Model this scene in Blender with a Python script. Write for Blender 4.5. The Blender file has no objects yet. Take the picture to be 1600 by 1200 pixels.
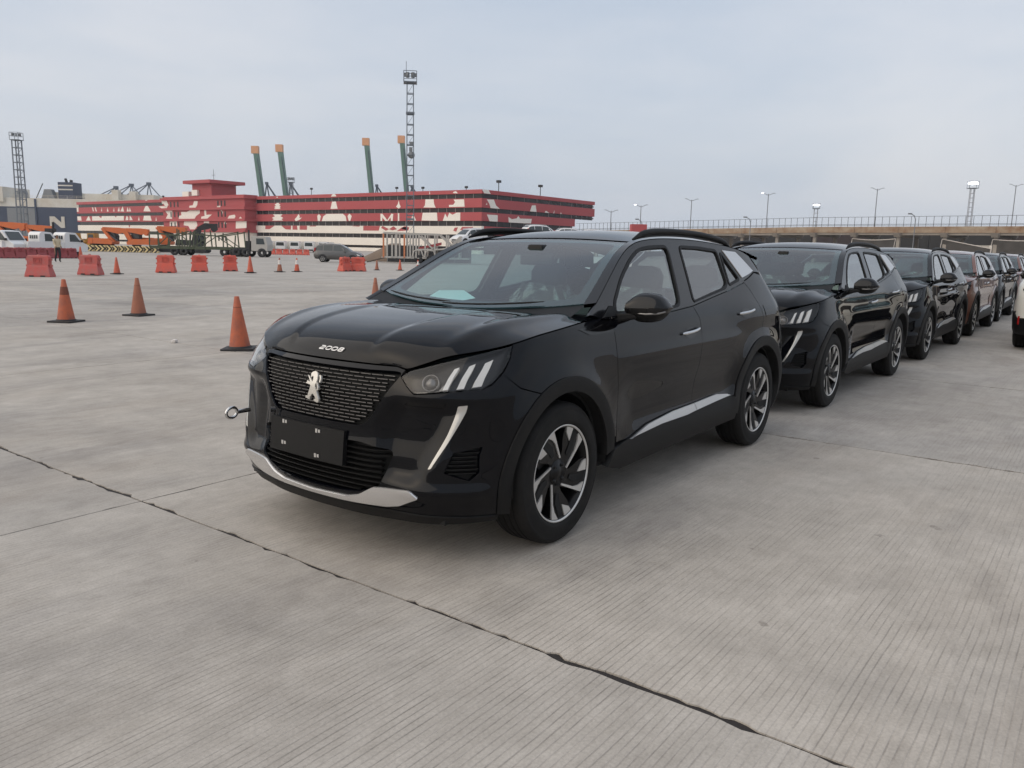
import bpy, bmesh, math, random
import numpy as np
from mathutils import Vector, Matrix
from mathutils.geometry import delaunay_2d_cdt

random.seed(7)
scene = bpy.context.scene
COL = scene.collection
R = math.radians

# ------------------------------------------------------------------ camera
CAM_POS = (3.169, 2.891, 1.406)
YAW, PITCH, ROLL, FPX = -2.50561, -0.166804, 0.021415, 1267.2
def cam_axes():
    d = Vector((math.cos(PITCH)*math.cos(YAW), math.cos(PITCH)*math.sin(YAW), math.sin(PITCH)))
    r = d.cross(Vector((0, 0, 1))).normalized(); u = r.cross(d)
    return r*math.cos(ROLL)+u*math.sin(ROLL), -r*math.sin(ROLL)+u*math.cos(ROLL), d
_r, _u, _d = cam_axes()
cd = bpy.data.cameras.new('camera'); cam = bpy.data.objects.new('camera', cd); COL.objects.link(cam)
cam.matrix_world = Matrix(((_r.x, _u.x, -_d.x, CAM_POS[0]), (_r.y, _u.y, -_d.y, CAM_POS[1]), (_r.z, _u.z, -_d.z, CAM_POS[2]), (0, 0, 0, 1)))
cd.sensor_width = 36.0; cd.lens = FPX/1600*36.0; cd.clip_start = 0.05; cd.clip_end = 6000
scene.camera = cam

# ------------------------------------------------------------------ world, sun, exposure
SUN_AZ, SUN_EL = R(-28), R(34)         # azimuth measured from +X towards +Y
w = bpy.data.worlds.new('World'); scene.world = w; w.use_nodes = True
nt = w.node_tree; nt.nodes.clear()
def N(nt, t, **k):
    n = nt.nodes.new(t)
    for a, b in k.items(): setattr(n, a, b)
    return n
out = N(nt, 'ShaderNodeOutputWorld'); bgn = N(nt, 'ShaderNodeBackground'); bgn.inputs[1].default_value = 0.1
sky = N(nt, 'ShaderNodeTexSky', sky_type='NISHITA', sun_disc=False)
sky.sun_elevation = SUN_EL; sky.sun_rotation = R(90)-SUN_AZ; sky.air_density = 1.3; sky.dust_density = 5.0; sky.ozone_density = 1.5
tc = N(nt, 'ShaderNodeTexCoord')
# thin high overcast: one even grey veil with soft cloud variation over the whole dome
mp = N(nt, 'ShaderNodeMapping'); mp.inputs['Scale'].default_value = (1.0, 1.0, 3.4)
mp.inputs['Rotation'].default_value = (0.2, 0.1, 0.6)
ns = N(nt, 'ShaderNodeTexNoise'); ns.inputs['Scale'].default_value = 2.3; ns.inputs['Detail'].default_value = 6; ns.inputs['Roughness'].default_value = .52; ns.inputs['Distortion'].default_value = .35
cr = N(nt, 'ShaderNodeValToRGB')
cr.color_ramp.elements[0].position = .30; cr.color_ramp.elements[0].color = (5.6, 6.35, 7.5, 1)
cr.color_ramp.elements[1].position = .72; cr.color_ramp.elements[1].color = (7.6, 7.8, 8.35, 1)
mx = N(nt, 'ShaderNodeMixRGB'); mx.inputs[0].default_value = .78
L = nt.links.new
L(tc.outputs['Generated'], mp.inputs[0]); L(mp.outputs[0], ns.inputs['Vector']); L(ns.outputs['Fac'], cr.inputs[0])
L(sky.outputs[0], mx.inputs[1]); L(cr.outputs[0], mx.inputs[2]); L(mx.outputs[0], bgn.inputs[0]); L(bgn.outputs[0], out.inputs[0])

sl = bpy.data.lights.new('sun', 'SUN'); sl.energy = 1.4; sl.angle = R(100); sl.color = (1.0, .86, .68)
so = bpy.data.objects.new('sun', sl); COL.objects.link(so)
_sd = Vector((math.cos(SUN_EL)*math.cos(SUN_AZ), math.cos(SUN_EL)*math.sin(SUN_AZ), math.sin(SUN_EL)))
so.rotation_euler = _sd.to_track_quat('Z', 'Y').to_euler(); so.location = _sd*80
vs = scene.view_settings; vs.view_transform = 'Standard'; vs.look = 'None'; vs.gamma = 1.0; vs.use_curve_mapping = False
vs.exposure = 0.14
scene.cycles.use_denoising = True
scene.cycles.max_bounces = 6; scene.cycles.diffuse_bounces = 3; scene.cycles.glossy_bounces = 4; scene.cycles.volume_bounces = 0; scene.cycles.transparent_max_bounces = 14
scene.cycles.caustics_reflective = False; scene.cycles.caustics_refractive = False

# ------------------------------------------------------------------ helpers
def mat(name, col, rough=.5, metal=0., coat=0., coat_r=.03, noise=None, bump=None, spec=.5, emit=None, coat_ior=1.42):
    """noise=(scale, amount, second colour[, detail]) ; bump=(scale, strength, distance)"""
    m = bpy.data.materials.new(name); m.use_nodes = True; t = m.node_tree; b = t.nodes['Principled BSDF']
    b.inputs['Base Color'].default_value = (*col, 1); b.inputs['Roughness'].default_value = rough; b.inputs['Metallic'].default_value = metal
    b.inputs['Coat Weight'].default_value = coat; b.inputs['Coat IOR'].default_value = coat_ior; b.inputs['Coat Roughness'].default_value = coat_r
    b.inputs['Specular IOR Level'].default_value = spec
    if emit: b.inputs['Emission Color'].default_value = (*emit[0], 1); b.inputs['Emission Strength'].default_value = emit[1]
    if noise or bump: c = t.nodes.new('ShaderNodeTexCoord')
    if noise:
        n = t.nodes.new('ShaderNodeTexNoise'); n.inputs['Scale'].default_value = noise[0]; n.inputs['Detail'].default_value = 7; n.inputs['Roughness'].default_value = .62
        rp = t.nodes.new('ShaderNodeValToRGB'); rp.color_ramp.elements[0].position = .36; rp.color_ramp.elements[1].position = .68
        rp.color_ramp.elements[0].color = (0, 0, 0, 1); rp.color_ramp.elements[1].color = (noise[1],)*3+(1,)
        mxr = t.nodes.new('ShaderNodeMixRGB'); mxr.inputs[1].default_value = (*col, 1); mxr.inputs[2].default_value = (*noise[2], 1)
        t.links.new(c.outputs['Object'], n.inputs['Vector']); t.links.new(n.outputs['Fac'], rp.inputs[0]); t.links.new(rp.outputs[0], mxr.inputs[0]); t.links.new(mxr.outputs[0], b.inputs['Base Color'])
    if bump:
        n2 = t.nodes.new('ShaderNodeTexNoise'); n2.inputs['Scale'].default_value = bump[0]; n2.inputs['Detail'].default_value = 5
        bp = t.nodes.new('ShaderNodeBump'); bp.inputs['Strength'].default_value = bump[1]; bp.inputs['Distance'].default_value = bump[2]
        t.links.new(c.outputs['Object'], n2.inputs['Vector']); t.links.new(n2.outputs['Fac'], bp.inputs['Height']); t.links.new(bp.outputs[0], b.inputs['Normal'])
    return m

def glassmat(name, tint, rough=.0, ior=1.5, dust=0.0, refl=.9):
    m = bpy.data.materials.new(name); m.use_nodes = True; t = m.node_tree; t.nodes.clear()
    o = t.nodes.new('ShaderNodeOutputMaterial'); tr = t.nodes.new('ShaderNodeBsdfTransparent'); tr.inputs[0].default_value = (*tint, 1)
    g = t.nodes.new('ShaderNodeBsdfGlossy'); g.inputs['Roughness'].default_value = rough; g.inputs[0].default_value = (1, 1, 1, 1)
    f = t.nodes.new('ShaderNodeLayerWeight'); f.inputs[0].default_value = .5
    pw = t.nodes.new('ShaderNodeMath'); pw.operation = 'POWER'; pw.inputs[1].default_value = 3.3
    t.links.new(f.outputs['Facing'], pw.inputs[0])
    ml = t.nodes.new('ShaderNodeMath'); ml.operation = 'MULTIPLY_ADD'; ml.inputs[1].default_value = refl; ml.inputs[2].default_value = ((ior-1)/(ior+1))**2*1.8; ml.use_clamp = True
    x = t.nodes.new('ShaderNodeMixShader')
    t.links.new(pw.outputs[0], ml.inputs[0]); t.links.new(ml.outputs[0], x.inputs[0]); t.links.new(tr.outputs[0], x.inputs[1]); t.links.new(g.outputs[0], x.inputs[2])
    last = x
    if dust:
        d = t.nodes.new('ShaderNodeBsdfDiffuse'); d.inputs[0].default_value = (.45, .45, .43, 1)
        y = t.nodes.new('ShaderNodeMixShader'); y.inputs[0].default_value = dust
        t.links.new(x.outputs[0], y.inputs[1]); t.links.new(d.outputs[0], y.inputs[2]); last = y
    t.links.new(last.outputs[0], o.inputs[0])
    return m

def link(name, me, m=None, parent=None, loc=None, rot=None):
    o = bpy.data.objects.new(name, me); COL.objects.link(o)
    if m is not None and len(me.materials) == 0: me.materials.append(m)
    if parent is not None: o.parent = parent
    if loc is not None: o.location = loc
    if rot is not None: o.rotation_euler = rot
    return o

def tag(o, label=None, cat=None, group=None, kind=None):
    if label: o['label'] = label
    if cat: o['category'] = cat
    if group: o['group'] = group
    if kind: o['kind'] = kind
    return o

def thing(name, label, cat, loc=(0, 0, 0), rz=0, group=None):
    o = bpy.data.objects.new(name, None); COL.objects.link(o); o.empty_display_size = .2
    o.location = loc; o.rotation_euler = (0, 0, rz)
    return tag(o, label, cat, group)

def copy_tree(o, parent=None):
    c = o.copy(); COL.objects.link(c); c.parent = parent
    for ch in [x for x in KIDS.get(o.name, [])]: copy_tree(ch, c)
    return c
KIDS = {}
def index_kids():
    KIDS.clear()
    for o in bpy.data.objects:
        if o.parent: KIDS.setdefault(o.parent.name, []).append(o)

class MB:
    """collects shapes; build() links them as one mesh object"""
    def __init__(s): s.v = []; s.f = []; s.sm = []
    def add(s, vs, fs, smooth=False):
        k = len(s.v); s.v += [tuple(q) for q in vs]; s.f += [tuple(i+k for i in f) for f in fs]; s.sm += [smooth]*len(fs); return s
    def box(s, c, d, rz=0, M=None, taper=1.0):
        hx, hy, hz = d[0]/2, d[1]/2, d[2]/2; vs = []
        for z in (-1, 1):
            k = taper if z > 0 else 1
            for x, y in ((-1, -1), (1, -1), (1, 1), (-1, 1)):
                p = Vector((x*hx*k, y*hy*k, z*hz))
                if M is not None: p = M @ p
                elif rz: p = Vector((p.x*math.cos(rz)-p.y*math.sin(rz), p.x*math.sin(rz)+p.y*math.cos(rz), p.z))
                vs.append((c[0]+p.x, c[1]+p.y, c[2]+p.z))
        return s.add(vs, [(3, 2, 1, 0), (4, 5, 6, 7), (0, 1, 5, 4), (1, 2, 6, 5), (2, 3, 7, 6), (3, 0, 4, 7)])
    def bar(s, a, b, w, h=None, up=(0, 0, 1)):
        h = h or w; a = Vector(a); b = Vector(b); d = b-a; n = d.length
        if n < 1e-6: return s
        d.normalize(); u = Vector(up)
        if abs(d.dot(u)) > .98: u = Vector((1, 0, 0))
        x = d.cross(u).normalized(); y = x.cross(d)
        vs = [tuple(p+x*i*w/2+y*j*h/2) for p in (a, b) for i, j in ((-1, -1), (1, -1), (1, 1), (-1, 1))]
        return s.add(vs, [(3, 2, 1, 0), (4, 5, 6, 7), (0, 1, 5, 4), (1, 2, 6, 5), (2, 3, 7, 6), (3, 0, 4, 7)])
    def tube(s, pts, r, n=8, cap=True):
        pts = [Vector(p) for p in pts]; rs = r if isinstance(r, (list, tuple)) else [r]*len(pts); k0 = len(s.v); vs = []; fs = []
        pu = None
        for i, p in enumerate(pts):
            d = (pts[min(i+1, len(pts)-1)]-pts[max(i-1, 0)]).normalized()
            u = pu if pu is not None else (Vector((0, 0, 1)) if abs(d.z) < .9 else Vector((1, 0, 0)))
            x = d.cross(u).normalized(); y = x.cross(d).normalized(); pu = y
            for j in range(n):
                a = 2*math.pi*j/n; vs.append(tuple(p+(x*math.cos(a)+y*math.sin(a))*rs[i]))
        for i in range(len(pts)-1):
            for j in range(n):
                fs.append((i*n+j, i*n+(j+1) % n, (i+1)*n+(j+1) % n, (i+1)*n+j))
        s.add(vs, fs, True)
        if cap: s.add([vs[j] for j in range(n)], [tuple(range(n))[::-1]]); s.add(vs[-n:], [tuple(range(n))])
        return s
    def lathe(s, prof, n=48, axis='z', c=(0, 0, 0), closed=False, smooth=True):
        vs = []; fs = []
        for j in range(n):
            a = 2*math.pi*j/n; ca, sa = math.cos(a), math.sin(a)
            for r, h in prof:
                p = (r*ca, r*sa, h) if axis == 'z' else ((r*ca, h, r*sa) if axis == 'y' else (h, r*ca, r*sa))
                vs.append((p[0]+c[0], p[1]+c[1], p[2]+c[2]))
        m = len(prof)
        for j in range(n):
            for i in range(m-1+(1 if closed else 0)):
                a, b = j*m+i, j*m+(i+1) % m; e, f = ((j+1) % n)*m+(i+1) % m, ((j+1) % n)*m+i
                fs.append((a, b, e, f))
        return s.add(vs, fs, smooth)
    def prism(s, poly, y0, y1, plane='xz'):
        """polygon extruded along the third axis"""
        n = len(poly)
        def P(a, b, c): return {'xz': (a, c, b), 'yz': (c, a, b), 'xy': (a, b, c)}[plane]
        vs = [P(a, b, y0) for a, b in poly]+[P(a, b, y1) for a, b in poly]
        fs = [tuple(range(n)), tuple(range(2*n-1, n-1, -1))]+[((i+1) % n, i, n+i, n+(i+1) % n) for i in range(n)]
        return s.add(vs, fs)
    def xform(s, M):
        s.v = [tuple(M @ Vector(q)) for q in s.v]; return s
    def mesh(s, name):
        me = bpy.data.meshes.new(name); me.from_pydata(s.v, [], s.f); me.polygons.foreach_set('use_smooth', s.sm)
        bm = bmesh.new(); bm.from_mesh(me); bmesh.ops.recalc_face_normals(bm, faces=bm.faces); bm.to_mesh(me); bm.free(); me.update(); return me
    def build(s, name, m, parent=None, loc=None, rot=None, bevel=0):
        o = link(name, s.mesh(name), m, parent, loc, rot)
        if bevel:
            md = o.modifiers.new('bevel', 'BEVEL'); md.width = bevel; md.segments = 2; md.limit_method = 'ANGLE'
        return o
M = {}
# ================================================================== concrete yard
def concrete(name, tint=0., slab=True):
    m = bpy.data.materials.new(name); m.use_nodes = True; t = m.node_tree; b = t.nodes['Principled BSDF']; K = t.links.new
    g = t.nodes.new('ShaderNodeNewGeometry')
    def noise(scale, det=6, rough=.6, vec=None, dist=0.):
        n = t.nodes.new('ShaderNodeTexNoise'); n.inputs['Scale'].default_value = scale; n.inputs['Detail'].default_value = det; n.inputs['Roughness'].default_value = rough; n.inputs['Distortion'].default_value = dist
        K(vec or g.outputs['Position'], n.inputs['Vector']); return n
    def ramp(src, p0, p1, c0, c1):
        r = t.nodes.new('ShaderNodeValToRGB'); e = r.color_ramp.elements; e[0].position = p0; e[1].position = p1; e[0].color = (*c0, 1); e[1].color = (*c1, 1); K(src, r.inputs[0]); return r
    def mixc(kind, fac, a, bb):
        x = t.nodes.new('ShaderNodeMixRGB'); x.blend_type = kind
        if isinstance(fac, float): x.inputs[0].default_value = fac
        else: K(fac, x.inputs[0])
        K(a, x.inputs[1]); K(bb, x.inputs[2]); return x
    def scaled(sx, sy, off=0):
        mp_ = t.nodes.new('ShaderNodeMapping'); mp_.inputs['Scale'].default_value = (sx, sy, 1); mp_.inputs['Location'].default_value = (off, off*.7, 0); K(g.outputs['Position'], mp_.inputs[0]); return mp_.outputs[0]
    W1 = (1, 1, 1); k0 = .49+tint
    base = ramp(noise(.45, 8, .62).outputs['Fac'], .30, .70, (k0*.90, k0*.83, k0*.745), (k0*1.12, k0*1.055, k0*.97))
    c1 = mixc('MULTIPLY', .8, base.outputs[0], ramp(noise(3.2, 8, .68).outputs['Fac'], .32, .66, (.74, .735, .73), W1).outputs[0])
    # warm mud film and cool wash patches
    c2 = mixc('MIX', ramp(noise(.8, 5, .6, scaled(.5, 1.4, 3)).outputs['Fac'], .52, .72, (0, 0, 0), (.45,)*3).outputs[0], c1.outputs[0], ramp(noise(5).outputs['Fac'], .3, .7, (.33, .285, .24), (.40, .355, .31)).outputs[0])
    c3 = mixc('MULTIPLY', 1., c2.outputs[0], ramp(noise(1.1, 7, .7, scaled(.35, 1., 11), .6).outputs['Fac'], .30, .52, (.76, .76, .775), W1).outputs[0])
    # fine speckle
    c4 = mixc('MULTIPLY', 1., c3.outputs[0], ramp(noise(90, 3, .7).outputs['Fac'], .30, .62, (.84, .84, .84), (1.04,)*3).outputs[0])
    cS = mixc('MULTIPLY', 1., c4.outputs[0], ramp(noise(1., 7, .75, scaled(.9, 34, 7)).outputs['Fac'], .28, .72, (.935, .93, .925), (1.045, 1.04, 1.04)).outputs[0])
    cP = mixc('MULTIPLY', 1., cS.outputs[0], ramp(noise(17, 5, .72, scaled(.5, 1, 9)).outputs['Fac'], .30, .56, (.91, .905, .895), (1.015,)*3).outputs[0])
    # tined grooves along X: thin dark lines, worn away in places
    wv = t.nodes.new('ShaderNodeTexWave'); wv.wave_type = 'BANDS'; wv.bands_direction = 'Y'; wv.inputs['Scale'].default_value = 11.4; wv.inputs['Distortion'].default_value = 3.2; wv.inputs['Detail'].default_value = 3.; wv.inputs['Detail Scale'].default_value = .3
    K(scaled(.30, 1.0), wv.inputs['Vector'])
    line = ramp(wv.outputs['Fac'], .0, .13, (1, 1, 1), (0, 0, 0))
    wear = ramp(noise(.33, 6, .7, scaled(.6, 1., 5)).outputs['Fac'], .36, .60, (.06,)*3, (1, 1, 1))
    brk = ramp(noise(14, 4, .7, scaled(.25, 1., 2)).outputs['Fac'], .40, .60, (0, 0, 0), (1, 1, 1))
    m1 = mixc('MULTIPLY', 1., line.outputs[0], wear.outputs[0]); m2 = mixc('MULTIPLY', .95, m1.outputs[0], brk.outputs[0])
    dk = t.nodes.new('ShaderNodeRGB'); dk.outputs[0].default_value = (.085, .078, .072, 1)
    sc_ = t.nodes.new('ShaderNodeMath'); sc_.operation = 'MULTIPLY'; sc_.inputs[1].default_value = .5 if slab else 0.; K(m2.outputs[0], sc_.inputs[0])
    c5 = mixc('MIX', sc_.outputs[0], (cP if slab else c4).outputs[0], dk.outputs[0])
    # pits, drips and old stains
    st = ramp(noise(5.5, 3, .55, scaled(1, 1, 21)).outputs['Fac'], .715, .745, (0, 0, 0), (.42,)*3)
    dk2 = t.nodes.new('ShaderNodeRGB'); dk2.outputs[0].default_value = (.12, .105, .09, 1)
    c6 = mixc('MIX', st.outputs[0], c5.outputs[0], dk2.outputs[0])
    # broad rubber smears along the lanes
    rs = ramp(noise(.55, 5, .6, scaled(1.0, .16, 31)).outputs['Fac'], .55, .75, (0, 0, 0), (.36,)*3)
    dk3 = t.nodes.new('ShaderNodeRGB'); dk3.outputs[0].default_value = (.19, .185, .18, 1)
    c7 = mixc('MIX', rs.outputs[0], c6.outputs[0], dk3.outputs[0])
    oi = t.nodes.new('ShaderNodeObjectInfo'); hv = ramp(oi.outputs['Random'], 0., 1., (.91, .915, .92), (1.05, 1.04, 1.02)); c8 = mixc('MULTIPLY', 1. if slab else 0., c7.outputs[0], hv.outputs[0])
    K(c8.outputs[0], b.inputs['Base Color']); b.inputs['Roughness'].default_value = .82; b.inputs['Specular IOR Level'].default_value = .35
    bp = t.nodes.new('ShaderNodeBump'); bp.inputs['Strength'].default_value = .5; bp.inputs['Distance'].default_value = .003; bp.invert = True
    K(m1.outputs[0], bp.inputs['Height'])
    bp2 = t.nodes.new('ShaderNodeBump'); bp2.inputs['Strength'].default_value = .3; bp2.inputs['Distance'].default_value = .002; K(noise(60, 5, .7).outputs['Fac'], bp2.inputs['Height']); K(bp2.outputs[0], bp.inputs['Normal'])
    K((bp if slab else bp2).outputs[0], b.inputs['Normal'])
    return m
MC = concrete('yard_concrete'); MCF = concrete('far_concrete', -.02, False)
M['tar'] = mat('joint_tar', (.022, .018, .017), .8, bump=(70, .6, .004))
gr = MB(); _dv = Vector((-.8045, -.594, 0)); _rv = Vector((-.594, .8045, 0)); _P0 = Vector((3.17, 2.89, 0)); V_ = []
for D_, z_ in ((-600, -.022), (33, -.022), (38, -.05), (82, -.30), (140, -.302), (4200, -.302)):
    for l_ in (-3600, 3600): q = _P0+_dv*D_+_rv*l_; V_.append((q.x, q.y, z_))
gr.add(V_, [(2*i, 2*i+1, 2*i+3, 2*i+2) for i in range(5)])
tag(gr.build('ground', MCF), kind='structure')
yard = thing('yard_pavement', None, None); tag(yard, kind='structure')
XJ = [.945+4.0*k for k in range(-11, 3)]; YJ = [-1.245+4.95*k for k in range(-9, 3)]
rg = random.Random(11)
def ragged(a, b, n, amp):
    o = []; w_ = 0
    for i in range(n):
        t = i/n; w_ = w_*.75+rg.gauss(0, amp); ch = abs(rg.gauss(0, amp*1.8)) if rg.random() < .08 else 0
        o.append((a[0]+(b[0]-a[0])*t, a[1]+(b[1]-a[1])*t, w_+ch))
    return o
for i in range(len(XJ)-1):
    for j in range(len(YJ)-1):
        if ((XJ[i]+XJ[i+1])/2-3.17)*-.8045+((YJ[j]+YJ[j+1])/2-2.89)*-.594 > 30: continue
        near = math.hypot((XJ[i]+XJ[i+1])/2-3, (YJ[j]+YJ[j+1])/2-2.5) < 11
        x0, x1, y0, y1 = XJ[i]+.0055, XJ[i+1]-.0055, YJ[j]+.004, YJ[j+1]-.004; nn = 130 if near else 16; am = .0032 if near else .001; pts = []
        for (a, b, nx, ny) in (((x0, y0), (x1, y0), 0, 1), ((x1, y0), (x1, y1), -1, 0), ((x1, y1), (x0, y1), 0, -1), ((x0, y1), (x0, y0), 1, 0)):
            kk = 1.0 if nx else .5                                          # the cross joints are wider and more broken
            for (x, y, o) in ragged(a, b, nn, am*kk*(2.0 if nx else 1)): pts.append((x+nx*max(0, o), y+ny*max(0, o)))
        cx, cy = (x0+x1)/2, (y0+y1)/2; n = len(pts); s_ = MB()
        vs_ = [(x-cx, y-cy, 0) for x, y in pts]; lo = [(x-cx, y-cy, -.03) for x, y in pts]
        s_.add(vs_+lo, [tuple(range(n))]+[((q+1) % n, q, n+q, n+(q+1) % n) for q in range(n)])
        so_ = s_.build('concrete_slab', MC, yard, loc=(cx, cy, 0))
        jf = MB(); jf.box((XJ[i]-cx, 0, -.014), (.05, y1-y0-.04, .016)); jf.build('joint_filler', M['tar'], so_)
        jf = MB(); jf.box((0, YJ[j]-cy, -.0125), (x1-x0+.01, .04, .016)); jf.build('joint_filler', M['tar'], so_)
# ================================================================== the parked SUV
def pchip(xs, ys):
    xs = np.array(xs, float); ys = np.array(ys, float); h = np.diff(xs); d = np.diff(ys)/h; m = np.zeros_like(ys)
    for i in range(1, len(xs)-1):
        if d[i-1]*d[i] > 0:
            w1 = 2*h[i]+h[i-1]; w2 = h[i]+2*h[i-1]; m[i] = (w1+w2)/(w1/d[i-1]+w2/d[i])
    m[0] = d[0]; m[-1] = d[-1]
    def f(x):
        x = np.clip(np.asarray(x, float), xs[0], xs[-1]); i = np.clip(np.searchsorted(xs, x)-1, 0, len(h)-1); t = (x-xs[i])/h[i]
        return (2*t**3-3*t**2+1)*ys[i]+(t**3-2*t**2+t)*h[i]*m[i]+(-2*t**3+3*t**2)*ys[i+1]+(t**3-t**2)*h[i]*m[i+1]
    return f
def natspline(ts, ys):
    ts = np.array(ts, float); ys = np.array(ys, float); n = len(ts); h = np.diff(ts); A = np.zeros((n, n)); b = np.zeros(n); A[0, 0] = A[-1, -1] = 1
    for i in range(1, n-1):
        A[i, i-1] = h[i-1]; A[i, i] = 2*(h[i-1]+h[i]); A[i, i+1] = h[i]; b[i] = 6*((ys[i+1]-ys[i])/h[i]-(ys[i]-ys[i-1])/h[i-1])
    M = np.linalg.solve(A, b)
    def f(t):
        t = np.asarray(t, float); i = np.clip(np.searchsorted(ts, t)-1, 0, n-2); a = ts[i+1]-t; c = t-ts[i]; hh = h[i]
        return M[i]*a**3/(6*hh)+M[i+1]*c**3/(6*hh)+(ys[i]/hh-M[i]*hh/6)*a+(ys[i+1]/hh-M[i+1]*hh/6)*c
    return f
def sst(a, b, x):
    t = np.clip((x-a)/(b-a), 0, 1); return t*t*(3-2*t)
PLAN = np.array([(0.80, 0), (0.795, .15), (.778, .32), (.745, .47), (.708, .61), (.62, .732), (.49, .82), (.33, .864), (.2, .876), (0, .883), (-.3, .872), (-.6, .862), (-1.3, .860), (-2.0, .866), (-2.4, .879), (-2.605, .884), (-2.85, .882), (-3.05, .864), (-3.2, .80), (-3.3, .68), (-3.36, .5), (-3.39, .25), (-3.40, 0)])
_dd = np.r_[0, np.cumsum(np.linalg.norm(np.diff(PLAN, axis=0), axis=1))]
SK = .33+_dd[7]-_dd
_sx = np.r_[2*SK[0]-SK[1], SK, 2*SK[-1]-SK[-2]]; _cx = np.r_[PLAN[1, 0], PLAN[:, 0], PLAN[-2, 0]]; _cy = np.r_[-PLAN[1, 1], PLAN[:, 1], -PLAN[-2, 1]]
_o = np.argsort(_sx)
CX = natspline(_sx[_o], _cx[_o]); CY = natspline(_sx[_o], _cy[_o]); SF, SR = SK[0], SK[-1]
NX = pchip([.1, .2, .27, .34, .45, .60, .76, .85, .90, .94, 1.0, 1.1, 1.5], [-.16, -.06, -.02, -.005, 0, -.02, -.028, -.06, -.10, -.13, -.20, -.3, -.6])
RX = pchip([.1, .3, .5, .8, .95, 1.05, 1.2, 1.45, 1.55], [.1, .03, 0, .0, .03, .06, .16, .36, .44])
NY = pchip([.1, .18, .25, .35, .5, .65, .8, .92, 1.0, 1.06, 1.12, 1.45, 1.6], [-.12, -.07, -.025, 0, 0, 0, -.010, -.025, -.04, -.06, -.085, -.235, -.31])
def hull(s, z):
    """body side, nose and tail: s runs along the plan outline, z is the height"""
    s = np.asarray(s, float); z = np.asarray(z, float); cx = CX(s); cy = CY(s)
    x = cx+sst(.15, .72, cx)*NX(z)+sst(-2.45, -3.3, cx)*RX(z)
    y = cy*(1+NY(z)/.87)
    dw = sst(-.45, -.75, cx)*sst(-2.35, -2.0, cx)
    y = y-dw*.030*sst(.80, .58, z)*sst(.36, .54, z)                       # hollow of the lower doors
    y = y+dw*.007*np.exp(-((z-.845)/.035)**2)                             # shoulder crease
    d = SF-s; fm = sst(.1, .3, cx)                                       # hollow between grille and fang lamp, shelf below it
    rl_ = .36+.60*np.maximum(z-.64, 0); rr_ = .655+(z-.465)*.47
    rec = sst(rl_-.01, rl_+.11, d)*sst(rr_+.02, rr_-.10, d)*sst(.775, .69, z+.0*d)*sst(.375, .45, z)
    out2 = sst(.40, .60, d)*sst(1.0, .86, d)*np.exp(-((z-.365)/.03)**2)
    x = x-fm*rec*.036+fm*out2*.012; y = y+fm*out2*.008-fm*rec*.006
    brow = np.exp(-((z-.775)/.03)**2)*sst(.45, .55, d)*sst(1.05, .8, d); x = x+fm*brow*.008
    hz = sst(-1.9, -2.5, cx)*sst(-3.3, -2.9, cx); y = y+hz*.018*np.exp(-((z-.98)/.09)**2)
    for ax in (0, -2.605):                                                # flared arches
        rr = np.hypot(cx-ax, z-.345); y = y+.012*np.exp(-((rr-.46)/.06)**2)*sst(.3, .5, z)
    return np.stack([x, y, z+0*x], -1)
def front(d, z):
    """nose: d = signed distance along the outline from the centre line"""
    d = np.asarray(d, float); p = hull(SF-np.abs(d), z); p[..., 1] *= np.where(d < 0, -1, 1); return p
def rear(d, z):
    d = np.asarray(d, float); p = hull(SR+np.abs(d), z); p[..., 1] *= np.where(d < 0, -1, 1); return p
ZE = natspline([-3.2, -2.95, -2.6, -2.3, -1.9, -1.5, -1.2, -1.0, -.85, -.7, -.5, -.3, -.1], [1.33, 1.375, 1.425, 1.456, 1.478, 1.482, 1.468, 1.435, 1.378, 1.30, 1.19, 1.085, .98])
ZC = natspline([-3.2, -2.95, -2.6, -2.3, -1.9, -1.6, -1.4, -1.2, -1.05, -.9, -.7, -.5, -.3, -.1], [1.41, 1.455, 1.492, 1.515, 1.531, 1.530, 1.518, 1.486, 1.444, 1.386, 1.302, 1.214, 1.122, 1.03])
_st = np.linspace(SR, SF, 4000); _ct = CX(_st)
def side_y(x, z):
    x = np.asarray(x, float); return hull(np.interp(x, np.linspace(-3.05, .2, 800), np.interp(np.linspace(-3.05, .2, 800), _ct, _st)), z)[..., 1]
def canopy(x, w):
    """windscreen and roof: w = y scaled so that +-.64 is the edge"""
    x = np.asarray(x, float); v = np.asarray(w, float)/.64; ze = ZE(x); ye = side_y(np.maximum(x, -2.6), ze)-.035*sst(-2.5, -3.1, x)
    zc = ZC(x); pw = 2.6
    z = ze+(zc-ze)*(1-np.abs(v)**pw); return np.stack([x, v*ye, z], -1)
# bonnet: rows from the lip (t=0) to the cowl (t=1)
_he = np.array([(.986, .889), (.935, .880), (.787, .921), (.644, .957), (.449, .992), (.142, 1.026), (-.047, 1.043), (-.207, 1.056), (-.40, 1.068)])
_hs = np.linspace(_he[0, 0], _he[-1, 0], 120); _hz = pchip(_he[::-1, 0], _he[::-1, 1])(_hs); _hp = hull(_hs, _hz)
_ha = np.r_[0, np.cumsum(np.linalg.norm(np.diff(_hp, axis=0), axis=1))]; _ha /= _ha[-1]
_cp = np.array([(.712, .889), (.703, .908), (.685, .94), (.655, .972), (.60, 1.003), (.50, 1.033), (.36, 1.056), (.1, 1.08), (-.1, 1.084), (-.2, 1.078)])
_ca = np.r_[0, np.cumsum(np.linalg.norm(np.diff(_cp, axis=0), axis=1))]; _ca /= _ca[-1]
_cpx = pchip(_ca, _cp[:, 0]); _cpz = pchip(_ca, _cp[:, 1])
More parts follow.
